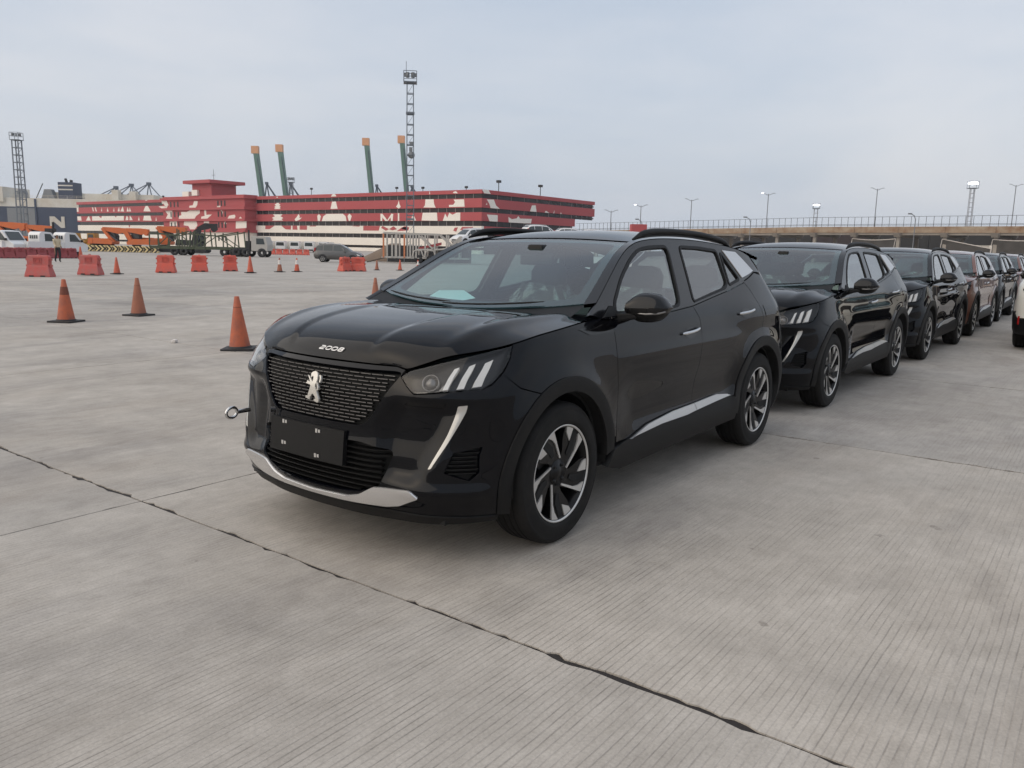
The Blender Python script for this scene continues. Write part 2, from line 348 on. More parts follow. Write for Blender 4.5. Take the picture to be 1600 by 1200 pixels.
def hood(w, t):
    w = np.asarray(w, float); t = np.asarray(t, float); v = w/.7
    e = np.stack([np.interp(t, _ha, _hp[:, k]) for k in range(3)], -1); cx = _cpx(t); cz = _cpz(t)
    y = v*e[..., 1]; x = cx+(e[..., 0]-cx)*np.abs(v)**2.2
    z = e[..., 2]+(cz-e[..., 2])*(1-np.abs(v)**3.2)
    fade = sst(.02, .10, t)*sst(1.0, .55, t); yc = .27+.10*t
    z = z+fade*.009*sst(yc-.035, yc+.03, np.abs(y))*sst(.80, .60, np.abs(y))
    yo = .60+.06*t; z = z+sst(.10, .3, t)*.010*np.exp(-((np.abs(y)-yo)/.05)**2)
    return np.stack([x, y, z], -1)

def pnormals(surf, a, b, sgn=1):
    e = 2e-3; da = surf(a+e, b)-surf(a-e, b); db = surf(a, b+e)-surf(a, b-e); n = np.cross(da, db); n /= np.linalg.norm(n, axis=-1, keepdims=True)+1e-12; return n*sgn
def resample(poly, res, closed=True):
    o = []; n = len(poly)
    for i in range(n if closed else n-1):
        a, b = np.array(poly[i], float), np.array(poly[(i+1) % n], float); k = max(1, int(math.ceil(np.linalg.norm(b-a)/res)))
        for j in range(k): o.append(a+(b-a)*j/k)
    if not closed: o.append(np.array(poly[-1], float))
    return np.array(o)
def rounded(poly, r=.02, n=4):
    """polygon with its corners rounded"""
    P = [np.array(q, float) for q in poly]; o = []
    for i in range(len(P)):
        a, b, c = P[i-1], P[i], P[(i+1) % len(P)]; u = a-b; v = c-b; lu, lv = np.linalg.norm(u), np.linalg.norm(v); k = min(r, lu*.45, lv*.45)
        p0 = b+u/lu*k; p2 = b+v/lv*k
        for j in range(n+1):
            t = j/n; o.append((1-t)**2*p0+2*t*(1-t)*b+t*t*p2)
    return o
def inside(poly, pts):
    x, y = pts[:, 0], pts[:, 1]; c = np.zeros(len(pts), bool); n = len(poly)
    for i in range(n):
        x0, y0 = poly[i]; x1, y1 = poly[(i+1) % n]
        m = (y0 > y) != (y1 > y)
        if m.any():
            xx = (x1-x0)*(y-y0)/((y1-y0) if abs(y1-y0) > 1e-12 else 1e-12)+x0; c ^= m & (x < xx)
    return c
def inset(poly, g):
    P = np.array(poly, float); area = .5*np.sum(P[:, 0]*np.roll(P[:, 1], -1)-np.roll(P[:, 0], -1)*P[:, 1]); s = 1 if area > 0 else -1
    e = np.roll(P, -1, 0)-P; L_ = np.linalg.norm(e, axis=1, keepdims=True)+1e-12; n = np.stack([-e[:, 1], e[:, 0]], 1)/L_*s
    m = n+np.roll(n, 1, 0); k = np.linalg.norm(m, axis=1, keepdims=True); m = m/np.maximum(k, .6)
    return P+m*g
def panel(name, surf, outline, m, parent, holes=(), res=.022, off=0., thick=.016, gap=.0026, sgn=1, bulge=0., rim=True, merge=None):
    """a piece of a surface cut to an outline (param space), with a turned-in edge all round"""
    out_ = resample(inset(resample(outline, res), gap), res*1.6); hs = [resample(inset(resample(h, res), -gap), res*1.6) for h in holes]
    loops = [out_]+hs; lo = out_.min(0); hi = out_.max(0)
    gx, gy = np.meshgrid(np.arange(lo[0]+res/2, hi[0], res), np.arange(lo[1]+res/2, hi[1], res)); g = np.stack([gx.ravel(), gy.ravel()], 1)
    if len(g):
        k = inside(out_, g)
        for h in hs: k &= ~inside(h, g)
        g = g[k]
    if len(g):
        ab = np.vstack(loops)
        dmin = np.full(len(g), 9.)
        for q in range(0, len(ab), 64): dmin = np.minimum(dmin, np.min(np.linalg.norm(g[:, None]-ab[None, q:q+64], axis=2), axis=1))
        g = g[dmin > res*.45]
    pts = [Vector(q) for l in loops for q in l]+[Vector(q) for q in g]; ed = []; k = 0
    for l in loops:
        n = len(l); ed += [(k+i, k+(i+1) % n) for i in range(n)]; k += n
    nb = k
    vo, eo, fo, ov, _, _ = delaunay_2d_cdt(pts, ed, [], 0, 1e-7)
    vo = np.array([(q.x, q.y) for q in vo]); F = np.array([f for f in fo if len(f) == 3]); cen = vo[F].mean(1)
    k = inside(out_, cen)
    for h in hs: k &= ~inside(h, cen)
    F = F[k]
    P = surf(vo[:, 0], vo[:, 1]); Nn = pnormals(surf, vo[:, 0], vo[:, 1], sgn)
    o_ = off
    if bulge:
        bb = vo; ab = out_; dm = np.full(len(vo), 9.)
        for q in range(0, len(ab), 64): dm = np.minimum(dm, np.min(np.linalg.norm(vo[:, None]-ab[None, q:q+64], axis=2), axis=1))
        o_ = off+bulge*(1-np.exp(-(dm/.012)**2))[:, None]
    P = P+Nn*o_
    verts = P.tolist(); norms = Nn.tolist(); faces = []
    tri = np.cross(P[F[:, 1]]-P[F[:, 0]], P[F[:, 2]]-P[F[:, 0]]); flip = np.sum(tri*Nn[F[:, 0]], 1) < 0
    F[flip] = F[flip][:, ::-1]; faces = F.tolist()
    if rim:
        cnt = {}
        for f in faces:
            for i in range(3): cnt[(f[i], f[(i+1) % 3])] = 1
        for (a, b) in [e for e in cnt if (e[1], e[0]) not in cnt]:
            k = len(verts); t = P[b]-P[a]; t = t/(np.linalg.norm(t)+1e-12); on = np.cross(t, Nn[a])
            verts += [P[a].tolist(), P[b].tolist(), (P[b]-Nn[b]*thick).tolist(), (P[a]-Nn[a]*thick).tolist()]
            n0 = (Nn[a]*.45+on); n0 = (n0/np.linalg.norm(n0)).tolist(); norms += [n0, n0, on.tolist(), on.tolist()]; faces.append([k+1, k, k+3, k+2])
    me = bpy.data.meshes.new(name); me.from_pydata(verts, [], faces); me.polygons.foreach_set('use_smooth', [True]*len(faces)); me.update()
    me.normals_split_custom_set_from_vertices(norms)
    return link(name, me, m, parent)
def grid_panel(name, surf, a0, a1, b0, b1, na, nb, m, parent, sgn=1, off=0., thick=.016, fa=None):
    A, B = np.meshgrid(np.linspace(a0, a1, na), np.linspace(b0, b1, nb), indexing='ij')
    if fa is not None: A, B = fa(A, B)
    P = surf(A, B); Nn = pnormals(surf, A, B, sgn); P = P+Nn*off; V = P.reshape(-1, 3).tolist(); NN = Nn.reshape(-1, 3).tolist(); F = []
    for i in range(na-1):
        for j in range(nb-1):
            q = [i*nb+j, (i+1)*nb+j, (i+1)*nb+j+1, i*nb+j+1]
            n = np.cross(P[i+1, j]-P[i, j], P[i, j+1]-P[i, j]); F.append(q if np.dot(n, Nn[i, j]) > 0 else q[::-1])
    ring = [(i, 0) for i in range(na)]+[(na-1, j) for j in range(1, nb)]+[(i, nb-1) for i in range(na-2, -1, -1)]+[(0, j) for j in range(nb-2, 0, -1)]
    cen = P.reshape(-1, 3).mean(0)
    for k in range(len(ring)):
        a, b = ring[k], ring[(k+1) % len(ring)]; kk = len(V); pa, pb, n1, n2 = P[a], P[b], Nn[a], Nn[b]
        t = pb-pa; on = np.cross(t, n1); on = on/(np.linalg.norm(on)+1e-12)
        if np.dot(on, pa-cen) < 0: on = -on
        V += [pa.tolist(), pb.tolist(), (pb-n2*thick).tolist(), (pa-n1*thick).tolist()]; n0 = n1*.45+on; n0 = (n0/np.linalg.norm(n0)).tolist()
        NN += [n0, n0, on.tolist(), on.tolist()]; F.append([kk, kk+1, kk+2, kk+3])
    me = bpy.data.meshes.new(name); me.from_pydata(V, [], F); me.polygons.foreach_set('use_smooth', [True]*len(F)); me.update(); me.normals_split_custom_set_from_vertices(NN)
    return link(name, me, m, parent)
def mirror(o, parent):
    """the same piece on the car's other side"""
    c = o.copy(); COL.objects.link(c); c.parent = parent; c.scale = (o.scale[0], -o.scale[1], o.scale[2]); c.location = (o.location[0], -o.location[1], o.location[2])
    return c
def arc(cx, cz, r, a0, a1, n=24):
    return [(cx+r*math.cos(R(a0+(a1-a0)*i/n)), cz+r*math.sin(R(a0+(a1-a0)*i/n))) for i in range(n+1)]


M['paint_black'] = mat('paint_black', (.0022, .0026, .0042), .4, 0, 1.0, .012, spec=0.0, coat_ior=1.345)
M['paint_brown'] = mat('paint_brown', (.14, .043, .022), .36, .45, 1.0, .03)
M['paint_white'] = mat('paint_white', (.74, .73, .68), .35, 0, 1.0, .05)
M['gloss_black'] = mat('gloss_black', (.003, .003, .0038), .08, 0, 0, .03, spec=.4)
M['plastic'] = mat('black_plastic', (.0065, .0065, .0068), .55, spec=.25, bump=(900, .15, .0006))
M['dark'] = mat('dark_cavity', (.004, .004, .004), .8)
M['rubber'] = mat('tyre_rubber', (.0085, .0083, .0082), .75, spec=.25, bump=(260, .25, .001), noise=(9, .6, (.02, .0185, .017)))
M['skid'] = mat('skid_silver', (.68, .67, .66), .26, .75, .2)
M['satin'] = mat('satin_silver', (.62, .62, .62), .33, .9)
M['chrome'] = mat('chrome', (.60, .60, .60), .16, 1.0)
M['emblem'] = mat('emblem_satin', (.60, .58, .54), .35, .7)
M['bars'] = mat('grille_bright', (.26, .255, .25), .2, .95)
M['gun'] = mat('gunmetal', (.22, .215, .21), .3, .9)
M['alloy'] = mat('diamond_cut_alloy', (.62, .61, .59), .36, .6)
M['rimdark'] = mat('wheel_black', (.005, .005, .0055), .3, spec=.3)
M['brake'] = mat('brake_steel', (.18, .17, .165), .4, .9)
M['glass'] = glassmat('car_glass', (.62, .71, .70), 0, 1.5, .006)
M['glass_screen'] = glassmat('windscreen_glass', (.55, .78, .77), 0, 1.52, .006, refl=.62)
M['glass_rear'] = glassmat('tinted_glass', (.36, .42, .42), 0, 1.5, .015)
M['lamp_glass'] = glassmat('lamp_cover', (.86, .86, .86), .0, 1.32)
M['led'] = mat('lamp_white', (.82, .82, .80), .25, 0, .5)
M['drl'] = mat('fang_lamp', (.50, .485, .455), .2, .5, .6)
M['housing'] = mat('lamp_housing', (.010, .010, .011), .3, .2)
M['red'] = mat('red_reflector', (.42, .012, .012), .2, 0, .6)
M['redlamp'] = mat('red_lamp', (.16, .004, .006), .15, 0, .8)
M['fabric'] = mat('seat_fabric', (.030, .030, .033), .85)
M['trim'] = mat('cabin_trim', (.028, .029, .031), .75)
M['lining'] = mat('roof_lining', (.34, .34, .33), .9)
M['film'] = glassmat('plastic_film', (.86, .86, .82), .12, 1.7, .22)
M['paper'] = mat('paper', (.88, .90, .88), .7)

FW, RW, WZ, WR = 0.0, -2.605, .345, .345
def car(label, group, paint):
    c = thing('parked_suv', label, 'car', group=group)
    pm = paint
    def both(o): mirror(o, c); return o
    # ---- nose
    HLo = [(.476, .848), (.509, .874), (.636, .913), (.779, .949), (.88, .970), (.982, .986), (.984, .935), (.949, .877), (.902, .829), (.853, .811), (.722, .802), (.563, .786), (.519, .811)]
    GRh = [(0, .862), (.15, .862), (.30, .863), (.437, .866), (.478, .862), (.455, .828), (.412, .765), (.345, .668), (.31, .634), (.27, .623), (.15, .622), (0, .622)]
    gril = GRh+[(-a, b) for a, b in GRh[::-1] if a > 0]
    INh = [(0, .545), (.30, .548), (.455, .52), (.405, .365), (.28, .322), (.15, .312), (0, .310)]
    intk = INh+[(-a, b) for a, b in INh[::-1] if a > 0]
    DR = [(.752, .742), (.803, .747), (.793, .715), (.655, .468), (.634, .464), (.708, .62)]
    VE = [(.745, .538), (.868, .562), (.857, .528), (.862, .455), (.82, .420), (.715, .455)]
    dA = SF-.33                                     # d where the straight side begins
    bh = [(0, .885), (.22, .886), (.437, .8865), (.486, .877), (.476, .850), (.521, .811), (.565, .784), (.722, .799), (.855, .808), (.905, .826), (.955, .872), (dA-.02, .80)]
    bh += [(SF-q[0], q[1]) for q in arc(FW, WZ, .468, 63, -10, 18)]
    bh += [(SF-.452, .232), (.9, .232), (.72, .245), (.45, .252), (0, .254)]
    bout = bh+[(-a, b) for a, b in bh[::-1] if a > 0]
    neg = lambda L_: [(-a, b) for a, b in L_[::-1]]
    fb = panel('front_bumper', front, bout, pm, c, holes=[rounded(gril, .02), rounded(intk, .03), VE, neg(VE)], thick=.03, res=.0145)
    # lower black lip
    lip = [(0, .262), (.45, .262), (.72, .256), (SF-.452, .245), (SF-.452, .214), (.72, .210), (.4, .207), (0, .208)]
    panel('bumper_lip', front, lip+[(-a, b) for a, b in lip[::-1] if a > 0], M['plastic'], c, off=.006, thick=.05)
    SKh = [(0, .290), (.22, .297), (.29, .314), (.375, .362), (.56, .374), (.605, .342), (.51, .290), (.44, .276), (.20, .268), (0, .267)]
    panel('skid_plate', front, rounded(SKh+[(-a, b) for a, b in SKh[::-1] if a > 0], .012), M['skid'], c, off=.012, thick=.014, bulge=.004)
    # grille: dark backing, dashes in brick pattern
    panel('grille_backing', front, gril, M['dark'], c, off=-.03, rim=False, gap=-.02)
    gm = MB(); gi = np.array(inset(resample(gril, .03), .004)); zr = .632; row = 0
    while zr < .862:
        pitch = .064; x0 = -.512+(pitch/2 if row % 2 else 0); nx = 0
        while x0 < .52:
            a, b = x0+.004, x0+pitch-.004
            seg = np.array([(a, zr), ((a+b)/2, zr), (b, zr)]); ins = inside(gi, seg)
            if ins.sum() >= 2:
                if not ins[0]: a = (a+b)/2
                if not ins[2]: b = (a+b)/2
                P = front(np.array([a, b]), np.array([zr, zr])); Nn = pnormals(front, np.array([a, b]), np.array([zr, zr])); Nn *= np.sign(Nn[:, :1])
                hh = .0032; vs_ = []
                for q in range(2):
                    o1 = P[q]-Nn[q]*.004; o0 = P[q]-Nn[q]*.022
                    vs_ += [(o0+[0, 0, -hh]).tolist(), (o1+[0, 0, -hh*.75]).tolist(), (o1+[0, 0, hh*.55]).tolist(), (o0+[0, 0, hh]).tolist()]
                gm.add(vs_, [(0, 1, 2, 3), (7, 6, 5, 4), (0, 4, 5, 1), (1, 5, 6, 2), (2, 6, 7, 3), (3, 7, 4, 0)])
            x0 += pitch
        zr += .0155; row += 1
    tag(gm.build('grille_mesh', M['bars'], c), kind='stuff')
    # emblem
    EM = [(268, 215), (300, 180), (370, 158), (425, 180), (458, 235), (470, 300), (475, 350), (455, 420), (430, 450), (440, 500), (480, 590), (520, 690), (550, 770), (545, 850), (510, 862), (415, 830), (425, 785), (470, 790), (440, 720), (370, 655), (330, 720), (300, 760), (290, 815), (175, 790), (175, 740), (235, 725), (270, 610), (310, 490), (290, 465), (160, 445), (200, 415), (190, 385), (260, 400), (300, 420), (230, 320), (175, 262), (230, 290), (320, 370), (345, 400), (365, 350), (355, 290), (330, 260), (300, 300), (280, 285), (270, 240)]
    ET = [(470, 560), (500, 545), (505, 500), (485, 440), (470, 380), (500, 420), (530, 500), (528, 550), (500, 580)]; EU = [(505, 240), (525, 225), (550, 245), (572, 310), (565, 395), (540, 375), (545, 310), (525, 262)]
    ec = lambda L_: [((a-345)/17.3*.00402, .760-(b-510)/17.3*.00325) for a, b in L_]
    le = panel('lion_emblem', front, ec(EM), M['emblem'], c, off=.016, thick=.012, res=.005, gap=0, bulge=.0015)
    panel('emblem_tail', front, ec(ET), M['emblem'], le, off=.016, thick=.012, res=.005, gap=0); panel('emblem_tail', front, ec(EU), M['emblem'], le, off=.016, thick=.012, res=.005, gap=0)
    # recessed dark in intake and slats
    panel('intake_backing', front, intk, M['dark'], c, off=-.05, rim=False, gap=-.03)
    for i in range(9):
        z0 = .33+i*.0235; xs = np.linspace(-.44, .44, 25); ok = inside(np.array(intk), np.stack([xs, xs*0+z0], 1)); xs = xs[ok]
        if len(xs) < 2: continue
        sl_ = MB(); P = front(xs, xs*0+z0)
        vs_ = []
        for q in P:
            n = np.array([1, q[1]*.6, 0]); n /= np.linalg.norm(n)
            for o1, h in ((-.045, -.003), (-.014, -.003), (-.012, .003), (-.045, .005)): vs_.append((q+n*o1+[0, 0, h]).tolist())
        fs_ = []
        for k in range(len(P)-1):
            for j in range(4): fs_.append((k*4+j, k*4+(j+1) % 4, (k+1)*4+(j+1) % 4, (k+1)*4+j))
        sl_.add(vs_, fs_); sl_.build('intake_slat', M['plastic'], c)
    # number plate carrier, four fasteners
    pc = MB(); pl = []
    for y in np.linspace(-.30, .215, 7):
        pl.append((.812-.10*y*y, y))
    for k in range(6):
        (xa, ya), (xb, yb) = pl[k], pl[k+1]
        pc.add([(xa-.004, ya, .432), (xb-.004, yb, .432), (xb-.018, yb, .588), (xa-.018, ya, .588), (xa-.03, ya, .432), (xb-.03, yb, .432), (xb-.04, yb, .588), (xa-.04, ya, .588)], [(0, 1, 2, 3), (7, 6, 5, 4), (0, 4, 5, 1), (2, 6, 7, 3), (0, 3, 7, 4), (1, 5, 6, 2)])
    pcar = pc.build('plate_carrier', M['plastic'], c)
    for y, z in ((-.195, .575), (.045, .565), (-.195, .475), (.045, .452)):
        f = MB(); xx = .812-.10*y*y-.004-.014*(z-.432)/.156
        f.box((xx+.001, y-.006, z), (.004, .012, .018)).box((xx+.001, y+.012, z), (.003, .012, .014)); f.build('fastener', M['alloy'], pcar)
    # fog vents
    vb = panel('corner_vent', front, VE, M['dark'], c, off=-.03, rim=False, gap=-.01); both(vb)
    for i in range(6):
        z0 = .45+i*.018; xs = np.linspace(.70, .88, 19); ok = inside(np.array(VE), np.stack([xs, xs*0+z0], 1)); xs = xs[ok]
        if len(xs) < 2: continue
        P = front(xs, xs*0+z0); n = pnormals(front, xs, xs*0+z0); n *= np.sign(n[:, :1]); s_ = MB(); vs_ = []
        for q, nn in zip(P, n):
            for o1, h in ((-.028, -.003), (-.006, -.002), (-.006, .002), (-.028, .004)): vs_.append((q+nn*o1+[0, 0, h]).tolist())
        s_.add(vs_, [(k*4+j, k*4+(j+1) % 4, (k+1)*4+(j+1) % 4, (k+1)*4+j) for k in range(len(P)-1) for j in range(4)])
        both(s_.build('vent_slat', M['plastic'], c))
    # fang running lamps
    both(panel('fang_lamp', front, rounded(DR, .008), M['drl'], c, off=.0015, thick=.006, res=.012, bulge=.0))
    # headlamps
    hl = thing('headlamp', None, None); hl.parent = c
    for sg in (1, -1):
        h = bpy.data.objects.new('headlamp', None) if sg < 0 else hl
        if sg < 0: COL.objects.link(h); h.parent = c; h.scale = (1, -1, 1)
    hl2 = [o for o in bpy.data.objects if o.parent == c and o.name.startswith('headlamp') and o != hl][-1]
    sub = []
    sub.append(panel('lamp_housing', front, HLo, M['housing'], hl, off=-.05, rim=False, gap=-.012))
    for B_ in ([(.684, .808), (.706, .810), (.725, .900), (.706, .893)], [(.744, .812), (.776, .815), (.795, .914), (.768, .904)], [(.813, .819), (.855, .823), (.882, .930), (.842, .916)]):
        sub.append(panel('light_claw', front, B_, M['led'], hl, off=-.006, thick=.03, res=.012, gap=0))
    ln = MB(); q = front(np.array(.618), np.array(.838)); n = pnormals(front, np.array(.618), np.array(.838)); n *= np.sign(n[0])
    ln.lathe([(0, .0), (.018, -.004), (.026, -.014), (.030, -.03), (.034, -.03), (.034, -.004), (.038, -.004), (.038, -.05)], 24, 'x'); ln.xform(Matrix.Translation(Vector(q-n*.014)) @ Vector(n).to_track_quat('X', 'Z').to_matrix().to_4x4())
    sub.append(ln.build('projector_lens', M['gun'], hl))
    rb = panel('lamp_ridge', front, [(.53, .80), (.69, .815), (.70, .85), (.66, .805), (.56, .795)], M['gun'], hl, off=-.03, thick=.02, res=.02); sub.append(rb)
    sub.append(panel('lamp_cover', front, HLo, M['lamp_glass'], hl, off=-.001, thick=.012, gap=.002))
    for o in sub:
        k = o.copy(); COL.objects.link(k); k.parent = hl2
    # ---- bonnet
    def hf(A, B): return A, B
    hd = grid_panel('bonnet', hood, -.6985, .6985, .002, .985, 90, 80, pm, c, sgn=1, thick=.012)
    if np.mean([n.vector.z for n in hd.data.vertex_normals]) < 0: print('bonnet normals down')
    # lettering 2 0 0 8 as raised strokes
    def stroke_digit(kind):
        if kind == '2': return [[(0, 1), (.75, 1), (.95, .82), (.85, .58), (.15, .38), (0, 0), (1, 0)]]
        if kind == '0': return [[(.2, 1), (.8, 1), (1, .75), (1, .25), (.8, 0), (.2, 0), (0, .25), (0, .75), (.2, 1)]]
        return [[(.2, 1), (.8, 1), (.95, .8), (.8, .55), (.2, .55), (.05, .8), (.2, 1)], [(.2, .55), (.8, .55), (1, .28), (.8, 0), (.2, 0), (0, .28), (.2, .55)]]
    for k, ch in enumerate('2008'):
        dg = MB()
        for st in stroke_digit(ch):
            pp = resample([(a, b) for a, b in st], .2, closed=False); T = []
            for a, b in pp:
                y0 = .034+(-1.5+k)*.0405+(a-.5)*.031+(b-.5)*.013; tt = .040+b*.0165
                T.append((y0, tt))
            T = np.array(T); W = T[:, 0]/np.interp(T[:, 1], _ha, _hp[:, 1])*.7
            P = hood(W, T[:, 1]); n = pnormals(hood, W, T[:, 1]); n *= np.sign(n[:, 2:3])
            for q in range(len(P)-1): dg.bar(P[q]+n[q]*.002, P[q+1]+n[q]*.002, .0045, .006, up=n[q])
        tag(dg.build('letter', M['chrome'], c), 'chrome digit %s of the model lettering on the bonnet lip' % ch)
    # ---- flanks
    ho = [(s_, z_-.0025) for s_, z_ in zip(_hs, _hz) if s_ < .44]
    ho = ho[::6]
    fen = [(.438, .986), ]+ho+[(-.40, 1.055), (-.505, 1.048), (-.515, .90), (-.515, .60), (-.50, .44)]+arc(FW, WZ, .468, 168, 63, 26)+[(SF-dA+.02, .80), (SF-.953, .868), (SF-.987, .935)]
    both(panel('front_fender', hull, fen, pm, c, sgn=-1))
    belt = [(-.505, 1.048), (-1.2, 1.053), (-1.53, 1.072), (-2.15, 1.148), (-2.455, 1.195)]
    bz = lambda s_: float(np.interp(-s_, [-b[0] for b in belt], [b[1] for b in belt]))
    ct = [(-.46, .40), (-.65, .402), (-.87, .446), (-1.2, .468), (-1.5, .472), (-1.84, .482), (-2.08, .444), (-2.16, .43)]
    cz_ = lambda s_: float(np.interp(-s_, [-b[0] for b in ct], [b[1] for b in ct]))
    bl = [(-1.53, 1.072), (-1.586, 1.0), (-1.596, .925), (-1.56, .70), (-1.505, .472)]
    fd = [(-.505, 1.048), (-1.2, 1.053)]+bl+[(-1.2, .468), (-.87, .446), (-.65, .402), (-.505, .405), (-.515, .60), (-.515, .90)]
    both(panel('front_door', hull, fd, pm, c, sgn=-1))
    rl = [(-2.455, 1.195), (-2.52, 1.14), (-2.56, 1.06), (-2.60, .95), (-2.585, .87)]
    ra = [q for q in arc(RW, WZ, .468, 88, 12, 20)]
    rd = [(-1.53, 1.072), (-2.15, 1.148)]+rl+ra+[(-2.12, .438), (-2.08, .444), (-1.84, .482), (-1.505, .472), (-1.56, .70), (-1.596, .925), (-1.586, 1.0)]
    both(panel('rear_door', hull, rd, pm, c, sgn=-1))
    # quarter panel with the rear pillar
    sC = SR+.80
    qp = rl[:]+[(-2.585, .815)]+arc(RW, WZ, .468, 92, 150, 14)+[(-3.10, .60), (sC-.12, .62), (sC-.06, .86), (sC, 1.0), (sC+.16, 1.10), (-2.98, 1.24), (-2.77, 1.262), (-2.455, 1.203)]
    both(panel('quarter_panel', hull, qp, pm, c, sgn=-1))
    both(panel('fuel_flap' if False else 'fuel_flap', hull, rounded([(-2.63, 1.04), (-2.84, 1.045), (-2.86, .955), (-2.65, .945)], .03), pm, c, sgn=-1, off=.0025, thick=.006))
    # claddings
    both(panel('arch_cladding', hull, arc(FW, WZ, .474, 176, -12, 40)+arc(FW, WZ, .398, -16, 178, 40), M['plastic'], c, sgn=-1, off=.008, thick=.06))
    both(panel('arch_cladding', hull, arc(RW, WZ, .474, -2, 192, 40)+arc(RW, WZ, .398, 196, -6, 40), M['plastic'], c, sgn=-1, off=.008, thick=.06))
    sill = [(-.43, .285), (-.478, .378)]+ct[1:]+[(-2.19, .27), (-1.9, .262), (-1.2, .248), (-.6, .238)]
    both(panel('sill_cladding', hull, sill, M['plastic'], c, sgn=-1, off=.008, thick=.045))
    s1 = [(-.652, .398), (-.87, .443), (-1.2, .468), (-1.49, .473), (-1.515, .424), (-1.376, .416), (-1.03, .416)]
    s2 = [(-1.495, .473), (-1.84, .484), (-2.0, .466), (-2.075, .447), (-1.80, .436), (-1.52, .424)]
    both(panel('silver_strip', hull, s1, M['satin'], c, sgn=-1, off=.022, thick=.02, res=.02, bulge=.004)); both(panel('silver_strip', hull, s2, M['satin'], c, sgn=-1, off=.022, thick=.02, res=.02, bulge=.004))
    # ---- glasshouse
    Fw = [(-.575, 1.082), (-.60, 1.13), (-.76, 1.252), (-.93, 1.348), (-1.06, 1.402), (-1.2, 1.419), (-1.452, 1.428), (-1.362, 1.092), (-1.2, 1.078)]
    Fw = rounded(Fw, .05)
    Rw = [(-1.633, 1.427), (-1.9, 1.424), (-2.175, 1.408), (-2.165, 1.20), (-2.10, 1.170), (-1.569, 1.100)]
    Rw = rounded(Rw, .03); Qw = rounded([(-2.235, 1.398), (-2.385, 1.222), (-2.20, 1.190)], .02)
    Cp = [(-2.272, 1.418), (-2.49, 1.408), (-2.76, 1.272), (-2.445, 1.226)]
    topz = lambda x: float(ZE(x))-.002
    fr = [(x, topz(x)) for x in np.linspace(-.30, -2.90, 44)]+[(-2.98, 1.26), (-2.77, 1.266), (-2.455, 1.205)]+belt[::-1]+[(-.40, 1.058)]
    both(panel('window_frame', hull, fr, M['gloss_black'] if paint is M['paint_black'] else pm, c, holes=[Fw, Rw, Qw], sgn=-1, off=-.001, thick=.03))
    for nm, po, gm_ in (('door_window', Fw, M['glass']), ('door_window', Rw, M['glass_rear']), ('quarter_window', Qw, M['glass_rear'])):
        both(panel(nm, hull, po, gm_, c, sgn=-1, off=-.008, rim=False, gap=-.004))
    def frame_of(po, w_, m_, o_):
        a = np.array(inset(resample(po, .03), -w_)); return panel('window_trim', hull, a, m_, c, holes=[inset(resample(po, .03), .004)], sgn=-1, off=o_, thick=.012, gap=0)
    for po in (Fw, Rw, Qw): both(frame_of(po, .014, M['plastic'], .003))
    both(panel('silver_pillar_panel', hull, Cp, M['satin'], c, sgn=-1, off=.005, thick=.01))
    # belt moulding
    bm_ = [(a, b+.003) for a, b in belt]+[(a, b+.017) for a, b in belt[::-1]]
    both(panel('belt_moulding', hull, bm_, M['gloss_black'], c, sgn=-1, off=.006, thick=.012, res=.02))
    # windscreen: w spans +-.64
    xb = lambda w_: -.215-.20*(w_/.64)**2
    xt = lambda w_: -1.135+.06*(w_/.64)**2
    def wsf(A, B): return xb(A)+(xt(A)-xb(A))*B, A
    def ws(A, B): return canopy(A, B)
    def ws2(a, b): return canopy(xb(a)+(xt(a)-xb(a))*b, a)
    grid_panel('windscreen', ws2, -.585, .585, .0, .992, 50, 36, M['glass_screen'], c, sgn=1, off=-.004, thick=.004)
    # black frit border round the screen
    fro = [(-.588, .0), (.588, 0), (.588, .995), (-.588, .995)]; fri = rounded([(-.535, .085), (.535, .085), (.530, .93), (-.530, .93)], .07, 6)
    panel('screen_border', ws2, fro, M['gloss_black'], c, holes=[fri], off=-.0085, rim=False, res=.03, gap=0)
    for sg in (1, -1):
        def pil(a, b, sg=sg): return canopy(xb(sg*a)+(xt(sg*a)-xb(sg*a))*b, sg*a)
        grid_panel('windscreen_pillar', pil, .588, .6395, -.02, 1.0, 5, 30, M['gloss_black'] if paint is M['paint_black'] else pm, c, sgn=sg, thick=.02)
    def rf(a, b): return canopy(xt(a)-.003+(-2.985-xt(a))*b, a)
    grid_panel('roof', rf, -.6395, .6395, .0, 1.0, 60, 50, pm, c, sgn=1, thick=.02)
    def rfi(a, b): p = rf(a, b); p[..., 2] -= .04; p[..., 1] *= .97; return p
    grid_panel('roof_lining', rfi, -.62, .62, .02, .97, 20, 20, M['lining'], c, sgn=1, thick=.002)
    # cowl: dark strip between bonnet and screen, wipers
    cw = MB(); cp = []
    for w_ in np.linspace(-.60, .60, 25):
        q = canopy(np.array(xb(w_)-.02), np.array(w_)); cp.append(q)
    for k in range(24):
        a, b = cp[k], cp[k+1]; cw.add([(a[0], a[1], a[2]-.012), (b[0], b[1], b[2]-.012), (b[0]+.16, b[1], b[2]-.075), (a[0]+.16, a[1], a[2]-.075)], [(0, 1, 2, 3)], True)
    cw.build('cowl', M['plastic'], c)
    for y0, y1, xx in ((-.10, .50, 0), (-.62, -.06, 0)):
        wp = MB(); pts_ = []
        for q in np.linspace(0, 1, 9):
            y = y0+(y1-y0)*q; w_ = y/.78*.64; p_ = canopy(np.array(xb(w_)-.012-.02*q), np.array(w_)); pts_.append(p_+[0.006, 0, .008])
        wp.tube(pts_, [.003]+[.0055]*7+[.002], 6); wp.build('wiper', M['plastic'], c)
    sc = MB()
